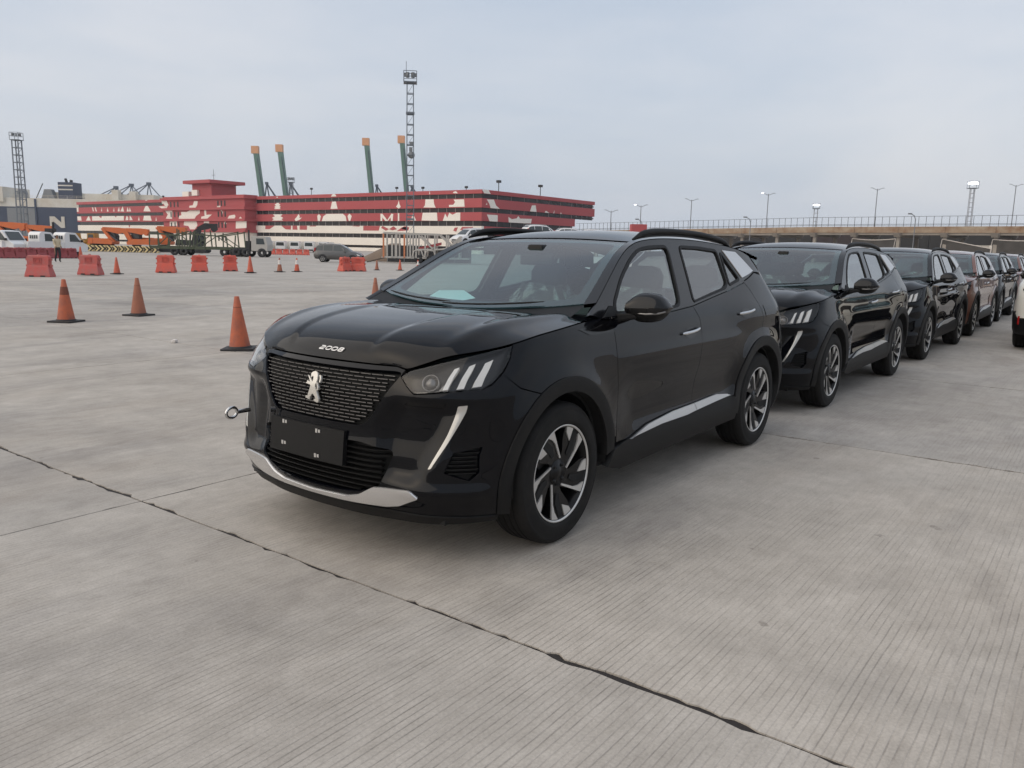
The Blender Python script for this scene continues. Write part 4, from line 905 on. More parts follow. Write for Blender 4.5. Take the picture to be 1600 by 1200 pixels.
# the mural, painted shapes 2 cm proud, one object for each shape
def shape(P, m, v, side=False):
    for (z0, z1) in LV:
        # clip to the band
        Q = P
        for lim, sg in ((z0+.01, 1), (z1-.01, -1)):
            o = []
            for i in range(len(Q)):
                a, b = Q[i], Q[(i+1) % len(Q)]; ia, ib = (a[1]-lim)*sg >= 0, (b[1]-lim)*sg >= 0
                if ia: o.append(a)
                if ia != ib: t = (lim-a[1])/(b[1]-a[1]); o.append((a[0]+(b[0]-a[0])*t, lim))
            Q = o
            if len(Q) < 3: break
        if len(Q) < 3 or max(q[1] for q in Q)-min(q[1] for q in Q) < .08: continue
        b = MB()
        if side: b.prism([(-q[0], q[1]) for q in Q], -.045, -.022, 'yz')
        else: b.prism([(min(max(q[0], .1), 189.9), q[1]) for q in Q], v, v+.03)
        b.build('painted_shape', m, bld)
for P in MW: shape(P, M['whitepaint'], .002)
for P in MR: shape(P, M['redpaint'], .002)
for P in MS: shape(P, M['whitepaint'], 0, True)
for P in MB_: 
    b = MB(); b.prism(P, 3.602, 3.64); b.build('painted_shape', M['whitepaint'], bld)
for u, h in ((31, 1.6), (139, 1.6), (64, 2.2), (22, 1.4), (8, 1.2)):
    b = MB(); b.tube([(u, -4, 14.1), (u, -4, 14.1+h)], .08, 6).box((u, -4, 14.1+h), (.7, .4, .5)); b.build('roof_floodlight', M['blackm'], bld)
for v, h in ((-14, 3.2), (-32, 3.4)):
    b = MB(); b.tube([(6, v, 14.1), (6, v, 14.1+h)], .1, 6).box((6, v, 14.1+h), (.9, .9, .6)); b.build('roof_floodlight', M['blackm'], bld)
b = MB(); b.tube([(107, -2, 19.3), (107, -2, 23)], .06, 6).tube([(106, -2, 21.3), (108, -2, 21.3)], .05, 5); b.build('aerial', M['blackm'], bld)

# ------------------------------------------------------------------ car carrier ship
M['navy'] = mat('navy_hull', (.022, .034, .075), .55, noise=(.08, .5, (.03, .05, .09)))
M['shipwhite'] = mat('ship_white', (.66, .635, .575), .6, noise=(.10, .8, (.50, .42, .31)))
ship = thing('car_carrier_ship', 'navy and white car carrier ship moored left of the red building', 'ship', (-178.6, -390.6, -.3), RZ)
def sb(name, x0, x1, y0, y1, z0, z1, m, par=None): b = MB(); b.box(((x0+x1)/2, (y0+y1)/2, (z0+z1)/2), (x1-x0, y1-y0, z1-z0)); return b.build(name, m, par or ship)
sb('hull', -55, 48, 0, 30, 0, 15.4, M['navy']); sb('upper_hull', -55, 48, .1, 30, 15.4, 19.4, M['shipwhite'])
sb('stern_block', -55, -25.8, -1.2, 20, 17.5, 24.2, M['shipwhite']); sb('ramp_recess', -25, -11.5, -.25, 0, 1.5, 14.8, M['grey']); sb('ramp_frame', -12.2, -11.4, -.4, 0, 0, 19, M['navy'])
sb('deck_house', -8, 4, 6, 20, 19.4, 22.6, M['shipwhite']); sb('deck_house', 8, 40, 6, 20, 19.4, 22.2, M['shipwhite']); sb('ventilator', 22, 25, 3, 6, 19.4, 24, M['shipwhite']); sb('ventilator', 30, 33, 3, 6, 19.4, 23.5, M['shipwhite'])
fn = sb('funnel', -2.6, 4.2, 3, 11, 19.4, 27.0, M['navy'])
for z in (23.4, 25.2): sb('funnel_stripe', -2.65, 4.25, 2.95, 3.0, z, z+.55, M['shipwhite'], fn)
b = MB(); b.tube([(0, 6, 27), (-.5, 6, 28.8)], .6, 8).tube([(2, 6, 27), (2.2, 6, 28.2)], .7, 8); b.build('exhaust', M['blackm'], fn)
b = MB(); b.prism([(-5.6, 6.2), (-4.1, 6.2), (-4.1, 9.2), (-.6, 6.2), (1.2, 6.2), (1.2, 11.3), (-.3, 11.3), (-.3, 8.5), (-3.4, 11.3), (-5.6, 11.3)], -.35, -.05); b.build('hull_letter', M['shipwhite'], ship)
for k in range(16):
    b = MB(); x = -24+k*4.4; b.tube([(x, 1, 19.4), (x, 1, 20.7)], .07, 5).tube([(x, 1, 20.7), (x+4.4, 1, 20.7)], .06, 5).tube([(x, 1, 20.1), (x+4.4, 1, 20.1)], .05, 5); b.build('deck_railing', M['shipwhite'], ship)
for x0, x1 in ((-22, -17), (-10, -4)):
    b = MB(); b.prism([(x0, 19.4), (x1, 19.4), (x1-1.5, 23.6), (x0+1.5, 23.6)], 2, 5); b.build('winch_house', M['grey'], ship)
b = MB(); b.tube([(-13, 3, 19.4), (-9.5, 3, 26.2)], .2, 6); b.build('davit', M['blackm'], ship)

# ------------------------------------------------------------------ quay cranes
M['cgreen'] = mat('crane_green', (.10, .19, .15), .6, noise=(.1, .4, (.14, .21, .18)))
M['corange'] = mat('crane_orange', (.66, .33, .17), .6); M['cblue'] = mat('crane_blue_grey', (.07, .09, .12), .6)
for (x, y, zt_, lab) in ((-258.4, -350.0, 49, 'first raised green crane boom with orange tip, left of the pair'), (-265.6, -340.2, 50, 'second raised green crane boom, beside a small lattice mast'),
                         (-291.4, -305.3, 54, 'third raised green crane boom, standing alone above the red roof'), (-301.9, -291.0, 55.5, 'fourth raised green crane boom, right beside the tall lattice mast')):
    c = thing('quay_crane', lab, 'crane', (x, y, -.3), RZ, 'raised quay cranes behind the building')
    b = MB(); b.bar((1.2, 0, 14), (-2.2, 0, zt_-3.6), 2.3, 2.6, up=(0, 1, 0)); b.build('boom', M['cgreen'], c)
    b = MB(); b.box((-2.7, 0, zt_-1.8), (3.4, 2.8, 3.6)); b.build('boom_tip', M['corange'], c)
    b = MB(); b.tube([(-1.4, -1.4, zt_-6), (1.7, -1.4, 20)], .18, 5); b.build('hoist_rail', M['cblue'], c)
    ap = (2.6, 0, 31); b = MB()
    for q in ((7.0, 0, 24), (9.5, 0, 21), (4.0, 0, 22), (1.5, 0, 24)): b.bar(ap, q, .55)
    b.box(ap, (1.4, 1.4, 1.2)); b.build('apex_frame', M['cblue'], c)
    for q in (-4, 12): b = MB(); b.box((q, 0, 10.5), (1.6, 1.6, 21)); b.build('leg', M['cgreen'], c)
    b = MB(); b.box((4, 0, 21), (26, 3, 2)); b.build('girder', M['cgreen'], c)
for (x, y, k) in ((-255.4, -521, .8), (-266.4, -507.4, 1.), (-272.2, -499.6, 1.05), (-278.7, -490.8, 1.08)):
    lab = {.8: 'faint leftmost far crane frame peeping over the red roof', 1.: 'dark far crane frame second from left over the red roof', 1.05: 'dark far crane frame third from left over the red roof', 1.08: 'dark far crane frame nearest the red roof cabin'}[k]
    c = thing('far_crane', lab, 'crane', (x, y, -.3), RZ, 'far dark cranes over the left wing')
    b = MB(); ap = (0, 0, 33.5*k)
    for q in ((-9.5, 0, 26*k), (9, 0, 24*k), (-2.6, 0, 22), (2.8, 0, 22), (-14, 0, 27*k)): b.bar(ap, q, .5)
    b.box(ap, (2.6, 1.5, 1.6)); b.build('apex_frame', M['cblue'], c)
    b = MB(); b.box((-2.6, 0, 11), (1, 1, 22)).box((2.8, 0, 11), (1, 1, 22)).box((0, 0, 23), (30, 2, 1.2)); b.build('portal', M['cblue'], c)

# ------------------------------------------------------------------ lattice masts
def lattice(name, label, loc, H, w0, w1, n, rot, group, head='crown', mt=None):
    mt = mt or M['steel']; c = thing(name, label, 'mast', loc, rot, group)
    for sx in (-1, 1):
        for sy in (-1, 1): b = MB(); b.bar((sx*w0/2, sy*w0/2, 0), (sx*w1/2, sy*w1/2, H), .19*w0/1.5); b.build('leg', mt, c)
    for k in range(1, n+1):
        z = H*k/n; q = (w0+(w1-w0)*k/n)/2; b = MB(); P = [(-q, -q, z), (q, -q, z), (q, q, z), (-q, q, z)]
        for i in range(4): b.bar(P[i], P[(i+1) % 4], .15*w0/1.5)
        q0 = (w0+(w1-w0)*(k-1)/n)/2; z0 = H*(k-1)/n; b.bar((-q0, q0, z0), (q, q, z), .06*w0/1.5)
        b.build('brace_ring', mt, c)
    return c
def crown(c, H, w, mt, lit=None, nl=8):
    b = MB(); b.box((0, 0, H+.1), (w, w, .18)); b.build('platform', mt, c); b = MB()
    for sx in (-1, 1):
        for sy in (-1, 1): b.bar((sx*w/2, sy*w/2, H), (sx*w/2, sy*w/2, H+w*.85), .12)
    for i in range(4):
        P = [(-w/2, -w/2), (w/2, -w/2), (w/2, w/2), (-w/2, w/2)]; a_, b_ = P[i], P[(i+1) % 4]; b.bar((*a_, H+w*.45), (*b_, H+w*.45), .08); b.bar((*a_, H+w*.85), (*b_, H+w*.85), .10)
    b.build('railing', mt, c)
    for i in range(nl):
        a = 2*math.pi*i/nl; b = MB(); b.box((0, 0, 0), (.62*w/2.4, .45*w/2.4, .62*w/2.4), rz=a); b.build('floodlight', lit or M['grey'], c, loc=(w*.40*math.cos(a), w*.40*math.sin(a), H+w*.62))
c = lattice('lattice_mast', 'tall slim lattice light mast in front of the red building', (-106.16, -101.57, -.3), 29.9, 1.30, 1.12, 17, RZ+.12, 'lattice light masts'); crown(c, 29.9, 2.25, M['steel'], nl=6)
b = MB(); b.tube([(-.7, 0, 31.5), (-.7, 0, 33.6)], .05, 5); b.build('lightning_rod', M['steel'], c)
for k in (14, 3.5): b = MB(); b.box((0, 0, 29.9*k/17+.2), (1.5, 1.5, .3)); b.build('collar', M['steel'], c)
b = MB(); b.box((.2, -.3, 19.6), (.7, .5, .6)).box((.1, -.3, 18.6), (.6, .5, .7)); b.lathe([(0, 0), (.5, .08), (.62, .3)], 16, 'y', c=(.2, -.6, 17.6)); b.build('antenna_dish', M['grey'], c)
c = lattice('lattice_mast', 'grey lattice light mast standing before the ship at far left', (-113.79, -276.43, -.3), 31.2, 2.2, 1.9, 14, RZ, 'lattice light masts'); crown(c, 31.2, 2.7, M['steel'], nl=6)
c = lattice('lattice_mast', 'small lattice light mast behind the red roof, beside the second crane', (-209.26, -264.97, -.3), 25.2, 1.5, 1.3, 12, RZ, 'lattice light masts'); crown(c, 25.2, 2.3, M['steel'], nl=6)
M['pole2'] = mat('pale_mast', (.36, .37, .40), .6, .1)
M['lit'] = mat('lit_floodlight', (.9, .9, .9), .4, emit=((.95, .98, 1.0), 4.5))
c = lattice('flood_mast', 'lattice mast with lit floodlights above the ramp, the lower of two', (-261.89, -75.84, -.3), 15.6, 1.15, 1.0, 12, .4, 'lit flood masts behind the ramp', mt=M['pole2']); crown(c, 15.6, 1.9, M['steel'], M['lit'], 6)
c = lattice('flood_mast', 'lattice mast with lit floodlights above the ramp, the taller one at right', (-290.53, -37.05, -.3), 22.8, 1.3, 1.1, 16, .4, 'lit flood masts behind the ramp', mt=M['pole2']); crown(c, 22.8, 2.6, M['steel'], M['lit'], 8)
M['pole'] = mat('lamp_pole', (.22, .23, .25), .6, .2)
for (x, y, h, sg, lit, lab) in ((-197.6, -112.4, 12.3, 0, 0, 'thin double-arm lamp post just right of the red building'), (-202.5, -105.8, 13.9, 0, 1, 'thin lamp post with one lit lamp, second from the red building'), (-210.8, -94.6, 15.8, 0, 0, 'thin unlit double-arm lamp post above the ramp\'s left half'),
                           (-223.3, -77.6, 17.8, 0, 1, 'thin lamp post with a lit lamp, left of the lower flood mast'), (-241.1, -53.5, 19.8, 0, 0, 'thin leaning lamp post between the two flood masts'), (-263.7, -22.9, 21.6, 0, 0, 'thin lamp post at far right beyond the taller flood mast')):
    c = thing('lamp_post', lab, 'lamp post', (x, y, -.3), RZ, 'thin lamp posts behind the ramp')
    b = MB(); b.tube([(0, 0, 0), (0, 0, h)], [.16, .10], 6); b.build('pole', M['pole'], c)
    for s_ in (-1, 1): b = MB(); b.tube([(0, 0, h-.4), (s_*1.3, 0, h+.15)], .07, 5); b.build('arm', M['pole'], c)
    for s_ in (-1, 1): b = MB(); b.box((s_*1.6, 0, h+.2), (.6, .25, .12)); b.build('lamp_head', M['lit'] if lit and s_ < 0 else M['grey'], c)
for (x, y, h, lab) in ((-131.2, -67.7, 7.2, 'short goose-neck lamp at the left end of the ramp'), (-140.9, -51.2, 7.9, 'short goose-neck lamp before the middle of the ramp'), (-149.6, -25.9, 8.7, 'short camera pole before the right part of the ramp')):
    c = thing('short_lamp', lab, 'lamp', (x, y, -.3), RZ, 'short lamps before the ramp')
    b = MB(); b.tube([(0, 0, 0), (0, 0, h-.9), (-.25, 0, h-.3), (-.8, 0, h)], .07, 6); b.build('pole', M['pole'], c); b = MB(); b.box((-1.0, 0, h+.02), (.6, .3, .22)); b.build('lamp_head', M['grey'], c)

# ------------------------------------------------------------------ raised ramp road
via = thing('raised_road', 'weathered concrete raised road on columns with a thin railing', 'viaduct', (-146.3, 0, -.3), math.atan2(-1, -.17))
ZT = lambda a: 6.66 if a < 45 else 6.66-(a-45)*.0125
for k in range(-5, 13):
    a0 = 14.0+7.6*k; a1 = a0+7.6; z0, z1 = ZT(a0), ZT(a1)
    b = MB(); b.add([(a0+.03, 0, z0-1.05), (a1-.03, 0, z1-1.05), (a1-.03, 0, z1), (a0+.03, 0, z0), (a0+.03, -.5, z0-1.05), (a1-.03, -.5, z1-1.05), (a1-.03, -.5, z1), (a0+.03, -.5, z0)], [(0, 1, 2, 3), (7, 6, 5, 4), (0, 4, 5, 1), (2, 6, 7, 3), (0, 3, 7, 4), (1, 5, 6, 2)]); b.build('parapet_beam', M['tanc'], via)
    b = MB(); b.box((a0+3.8, -5.2, (z0+z1)/2-.75), (7.58, 9.2, .5)); b.build('deck_slab', M['greyc'], via)
    b = MB(); b.box((a0+3.8, -.45, (z0+z1)/2-1.25), (7.58, .5, .36)); b.build('edge_girder', M['greyc'], via)
    for v in (-.6, -9): b = MB(); b.box((a0, v, (z0-1.4)/2), (.55, .55, z0-1.4)); b.build('column', M['greyc'], via)
    b = MB(); b.box((a0, -4.8, z0-1.42), (.95, 10.2, .72), taper=1.12); b.build('pier_cap', M['greyc'], via)
rail = MB(); rail.box((0, 0, .86), (.055, .055, 1.72)); rme = rail.mesh('rail_post'); rme.materials.append(M['blackm'])
a = -24
while a < 104: link('rail_post', rme, None, via, (a, -.2, ZT(a))); a += 1.22
for h in (1.7, .42, .25):
    b = MB(); b.bar((-24, -.2, ZT(-24)+h), (45, -.2, ZT(45)+h), .055); b.bar((45, -.2, ZT(45)+h), (104, -.2, ZT(104)+h), .055); b.build('handrail', M['blackm'], via)
M['net'] = mat('shade_net', (.055, .05, .047), .9, noise=(.6, .8, (.085, .078, .072))); M['rope'] = mat('white_rope', (.62, .58, .54), .8)
for k, sag, lab in ((-1, .15, 'grey net with white edging hung between the ramp columns, at far right'), (0, .2, 'grey net with white edging hung under the ramp, second from right'), (1, 1.5, 'sagging grey net hung from one side under the ramp'), (3, .25, 'small pale-edged net under the ramp behind the second car')):
    a0, a1 = 14.0+7.6*k+.4, 14.0+7.6*k-7.2; c = thing('hanging_net', lab, 'net', (0, 0, 0), 0, 'nets hung under the ramp'); c.location = via.location; c.rotation_euler = via.rotation_euler
    top = [(a0+(a1-a0)*t, -.3, 4.6-(sag*4*t*(1-t) if k != 1 else sag*t)) for t in np.linspace(0, 1, 11)]
    b = MB(); n = 11; b.add(top+[(q[0], -.35-.1*math.sin(i), .2) for i, q in enumerate(top)], [(i, i+1, n+i+1, n+i) for i in range(n-1)], True); b.build('net', M['net'], c)
    b = MB(); b.tube(top, .07, 5); b.build('edge_rope', M['rope'], c)
    for e in (0, -1): b = MB(); b.tube([top[e], (top[e][0]+.15, -.3, top[e][2]-1.2), (top[e][0]+.05, -.3, .3)], .06, 5); b.build('edge_rope', M['rope'], c)
wh = thing('backdrop_shed', 'added dark backdrop shed hiding the bright sky behind the raised road', 'shed', (-172, -10, -.3), math.atan2(-1, -.17))  # added backdrop: near-black walls raised to hide bright sky below the deck
for k in range(-4, 7): b = MB(); b.box((k*12, 0, 3.2), (11.9, 1, 6.4)); b.build('wall_panel', M['blackm'] if k % 3 else M['soffit'], wh)
b = MB(); b.box((12, -8, 6.5), (132, 18, .2)); b.build('roof', M['grey'], wh)
for k, q in ((-1, 2.6), (0, 7.4), (1, -3)): b = MB(); b.box((k*12+q, .55, 3.6), (3.6, .1, .7)); b.build('sign_board', M['whitepaint'], wh)
main = car('nearest black SUV with a towing eye, at the head of the row', 'dark SUVs parked nose to tail in a row', M['paint_black'])
# the screwed-in towing eye
te = MB()
te.tube([(.765, -.50, .585), (.835, -.505, .583)], .011, 10)
te.tube([(.865+.030*math.cos(a), -.505+.004*math.sin(a), .583+.026*math.sin(a)) for a in np.linspace(0, 2*math.pi, 20)], .008, 8, cap=False)
te.build('towing_eye', M['chrome'], main)
ps = MB()
ps.add([(-.31, -.30, 1.078), (-.36, -.20, 1.080), (-.58, -.16, 1.105), (-.77, -.41, 1.135), (-.63, -.49, 1.135), (-.45, -.41, 1.108)], [(0, 1, 2, 5), (2, 3, 4, 5)], True)
tag(ps.build('paper_sheet', M['paper']), 'white paper sheet lying on the dashboard behind the nearest windscreen', 'paper')
index_kids()
ROW = [(-4.58, 'black SUV second in the row, right behind the nearest one', None), (-9.15, 'black SUV third in the row, just ahead of the first brown one', None),
       (-13.6, 'copper brown SUV fourth in the row between two black ones', 'paint_brown'), (-17.9, 'black SUV fifth in the row, between two brown ones', None),
       (-22.3, 'brown SUV sixth in the row behind the far black one', 'paint_brown'), (-26.8, 'last brown SUV visible at the far end of the row', 'paint_brown')]
row_cars = []
for x, lab, pn in ROW:
    k = copy_tree(main); k.location = (x, random.uniform(-.03, .03), 0); k.rotation_euler = (0, 0, random.uniform(-.012, .012)); k['label'] = lab; row_cars.append((k, pn))
k = copy_tree(main); k.location = (-14.75, 2.50, 0); k.rotation_euler = (0, 0, math.pi); tag(k, 'white SUV cut off by the right edge, its tail towards the camera', 'car', 'other parked cars'); row_cars.append((k, 'paint_white'))
KIDS2 = {}
for o in bpy.data.objects:
    if o.parent: KIDS2.setdefault(o.parent.name, []).append(o)
for k, pn in row_cars:
    for o in list(KIDS2.get(k.name, [])):
        if o.name.startswith('towing_eye'): bpy.data.objects.remove(o); 
    KIDS2[k.name] = [o for o in bpy.data.objects if o.parent == k]
    if pn: repaint(k, 'paint_black', M[pn])
# ================================================================== things on the yard
M['cone'] = mat('cone_orange', (.50, .115, .045), .6, noise=(7, .95, (.27, .085, .055)))
M['cone_old'] = mat('cone_faded', (.36, .13, .075), .7, noise=(7, .8, (.26, .11, .075)))
M['cone_far'] = mat('cone_red', (.60, .12, .06), .6, noise=(6, .8, (.40, .09, .06)))
M['cone_base'] = mat('cone_base', (.022, .021, .022), .7)
M['cone_white'] = mat('cone_sleeve', (.66, .63, .60), .6); M['soot'] = mat('cone_soot', (.17, .055, .035), .8)
def cone(label, x, y, h, mt, sleeve=False, band=None, rz=0., lean=0.):
    c = thing('traffic_cone', label, 'traffic cone', (x, y, gz(x, y)), rz, 'traffic cones'); c.rotation_euler = (lean, 0, rz); s = h/.7
    b = MB(); b.prism(rounded([(-.21, -.21), (.21, -.21), (.21, .21), (-.21, .21)], .04), 0, .028, 'xy'); b.lathe([(.155, .028), (.15, .045), (.135, .05)], 24); b.v = [tuple(q*s for q in p) for p in b.v]; b.build('base', M['cone_base'], c)
    z0 = .045; R_ = lambda z: (.135-(.135-.030)*(z-z0)/(.70-z0))
    def ring(za, zb, m_, nm, o=0.): b = MB(); b.lathe([(R_(za)+o, za), (R_(zb)+o, zb)], 28); b.v = [tuple(q*s for q in p) for p in b.v]; b.build(nm, m_, c)
    b = MB(); b.lathe([(R_(z0), z0), (R_(.2), .2), (R_(.45), .45), (R_(.695), .695), (.026, .70), (.020, .698), (.018, .66)], 28); b.v = [tuple(q*s for q in p) for p in b.v]; b.build('cone_body', mt, c)
    if sleeve: ring(.38, .60, M['cone_white'], 'white_sleeve', .004)
    if band: ring(band[0], band[1], M['soot'], 'soot_band', .0025)
    else: ring(.555, .562, M['soot'], 'seam', .0015)
    return c
cone('orange cone with a sooty band, leftmost of the three near cones', -3.36, -11.35, .72, M['cone'], band=(.45, .58), rz=.5)
cone('faded brownish orange cone, middle of the three near cones', -4.87, -11.77, .70, M['cone_old'], rz=.3)
cone('clean orange cone nearest to the nose of the first black car', -3.25, -6.33, .70, M['cone'], rz=.72, lean=.03)
cone('orange cone whose tip just shows above the far edge of the bonnet', -10.3, -11.1, .64, M['cone_old'], rz=.2)
for (x, y, h, sl_, lab) in ((-14.1, -30.11, .68, 0, 'red orange cone between the second and third red barriers'), (-20.42, -29.98, .78, 0, 'red orange cone just right of the fifth red barrier'), (-22.83, -30.93, .70, 1, 'dirty cone with a white sleeve, left of a sleeved pair'), (-23.99, -31.04, .70, 1, 'red cone with a white sleeve, right of a sleeved pair'),
                            (-31.36, -32.84, .60, 0, 'brown orange cone just right of the barrier pair'), (-32.54, -32.08, .64, 0, 'red cone in front of the transporter trailer\'s ramp'), (-33.55, -31.55, .64, 1, 'white-sleeved cone in front of the transporter trailer wheels'), (-29.17, -64.43, .95, 0, 'red cone at the right end of the long barrier row')):
    cone(lab, x, y, h, M['cone_old'] if ('dirty' in lab or 'brown' in lab) else M['cone_far'], bool(sl_), rz=random.uniform(0, 1.5))
# ---- water-filled barriers
M['bar'] = mat('barrier_red', (.50, .075, .065), .55, noise=(4.5, .95, (.36, .12, .11))); M['bar_hot'] = mat('barrier_orange_red', (.62, .09, .055), .5, noise=(4, .9, (.46, .11, .085))); M['bar_dark'] = mat('barrier_maroon', (.30, .05, .055), .6, noise=(3, .6, (.36, .09, .09)))
def barrier(label, x, y, rz, mt, w=.88, h=.77, group='red plastic barriers across the yard', stripes=False):
    c = thing('plastic_barrier', label, 'barrier', (x, y, gz(x, y)), rz, group); k = h/.77
    b = MB(); n0 = len(b.v)
    secs = [(.46, .22, 0), (.46, .22, .06), (.385, .15, .37), (.37, .13, .40), (.385, .125, .44), (.40, .115, .60), (.385, .11, .73), (.34, .09, .77)]
    vs_ = []
    for (hx, hy, z) in secs:
        hx *= w/.92; vs_ += [(sx*hx, sy*hy, z*k) for sx, sy in ((-1, -1), (-.2, -1), (.2, -1), (1, -1), (1, 1), (.2, 1), (-.2, 1), (-1, 1))]
    fs_ = [(i*8+j, i*8+(j+1) % 8, (i+1)*8+(j+1) % 8, (i+1)*8+j) for i in range(len(secs)-1) for j in range(8)]+[tuple(range(8))[::-1], tuple(range(56, 64))]
    b.add(vs_, fs_); b.build('body', mt, c, bevel=.012)
    for sx in (-1, 1):
        for z in (.40, .62): b = MB(); b.box((sx*w*.45, 0, z*k), (.07, .14, .07*k)); b.build('coupling_lug', mt, c)
    for (px_, pz, ww, hh) in ((0, .575, .30, .20), (0, .575, .16, .11)):
        b = MB()
        for s_ in (-1, 1): b.box((px_+s_*ww*w*.5, -.128, pz*k), (.016, .02, hh*k)).box((px_, -.128, (pz+s_*hh/2)*k), (ww*w, .02, .016))
        b.build('panel_rim', mt, c)
    for s_ in (-1, 1): b = MB(); b.box((s_*w*.22+.0, -.215, .03), (.16, .03, .05)); b.build('foot_slot', M['cone_base'], c)
    b = MB(); b.lathe([(0, .80*k), (.05, .80*k), (.05, .76*k)], 12); b.build('filler_cap', mt, c)
    if stripes:
        for i in range(6): b = MB(); b.add([(-.40+i*.14, -.222, .05), (-.34+i*.14, -.222, .05), (-.40+i*.14, -.19, .20), (-.46+i*.14, -.19, .20)], [(0, 1, 2, 3)]); b.build('white_stripe', M['cone_white'], c)
    return c
for (x, y, dr, mt, w_, lab) in ((-10.39, -28.42, .05, 'bar', .90, 'leftmost red plastic barrier standing alone on the yard'), (-12.72, -29.47, -.05, 'bar', .86, 'second red barrier from the left, beside a small red cone'), (-16.96, -31.29, .15, 'bar_hot', .82, 'third red barrier from the left, standing alone'), (-19.29, -32.35, .30, 'bar_hot', .76, 'fourth red barrier from the left'), (-21.36, -32.92, .38, 'bar_hot', .70, 'fifth red barrier from the left, beside a cone'),
                        (-27.5, -31.34, 1.1, 'bar_hot', .80, 'left red barrier of the pair in front of the grey car'), (-28.35, -31.2, .05, 'bar_hot', .86, 'right red barrier of the pair in front of the grey car')):
    barrier(lab, x, y, RZ+dr, M[mt], w_)
for i in range(8):
    t = i/7; x, y = -22.57+(-28.74+22.57)*t, -63.26+(-65.01+63.26)*t
    barrier('maroon barrier number %s from the left in the long row before the white trucks' % ['one', 'two', 'three', 'four', 'five', 'six', 'seven', 'eight'][i] if i < 7 else 'striped maroon barrier at the right end of the long row', x, y, math.atan2(-65.01+63.26, -28.74+22.57)+math.pi+0*RZ if False else math.atan2(1.75, 6.17)+math.pi, M['bar_dark'], .92, .80, 'long barrier row before the white trucks', stripes=(i == 7))
for i in range(6):
    t = i/5; barrier('small far red barrier %s before the white truck cabs' % ['one', 'two', 'three', 'four', 'five', 'six'][i], -70.3-2.6*t, -94.2+4.2*t, RZ, M['bar_hot'], .9, .8, 'far barriers before the truck cabs')
# ---- chevron blocks
def chevron():
    m = bpy.data.materials.new('chevron_paint'); m.use_nodes = True; t = m.node_tree; b = t.nodes['Principled BSDF']; K = t.links.new
    tcn = t.nodes.new('ShaderNodeTexCoord'); sp_ = t.nodes.new('ShaderNodeSeparateXYZ'); K(tcn.outputs['Object'], sp_.inputs[0])
    def mth(op, a, bb, c_=None):
        n = t.nodes.new('ShaderNodeMath'); n.operation = op
        for i, q in enumerate((a, bb)):
            if isinstance(q, (int, float)): n.inputs[i].default_value = q
            else: K(q, n.inputs[i])
        return n.outputs[0]
    az = mth('ABSOLUTE', mth('SUBTRACT', sp_.outputs['Z'], .42), 0); v = mth('FRACT', mth('MULTIPLY', mth('ADD', sp_.outputs['X'], az), 1.9), 0); st = mth('GREATER_THAN', v, .5)
    x = t.nodes.new('ShaderNodeMixRGB'); x.inputs[1].default_value = (.66, .53, .27, 1); x.inputs[2].default_value = (.02, .018, .016, 1); K(st, x.inputs[0]); K(x.outputs[0], b.inputs['Base Color']); b.inputs['Roughness'].default_value = .8; return m
M['chev'] = chevron()
for i, f in enumerate((0., .10, .19, .27, .36, .41, .49, .56, .63, .70, .77, .84, .91, 1.)):
    x, y = -49.74-4.8*f, -110.64+13.24*f; c = thing('chevron_block', 'yellow and black chevron block, %s from the left under the diggers' % ['first', 'second', 'third', 'fourth', 'fifth', 'sixth', 'seventh', 'eighth', 'ninth', 'tenth', 'eleventh', 'twelfth', 'thirteenth', 'fourteenth'][i], 'concrete block', (x, y, -.3), RZ, 'chevron blocks before the diggers')
    b = MB(); b.box((0, 0, .42), (.82, .5, .84), taper=.92); b.build('block', M['chev'], c, bevel=.03); b = MB(); b.box((0, 0, .03), (.95, .6, .06)); b.build('foot', M['greyc'], c)
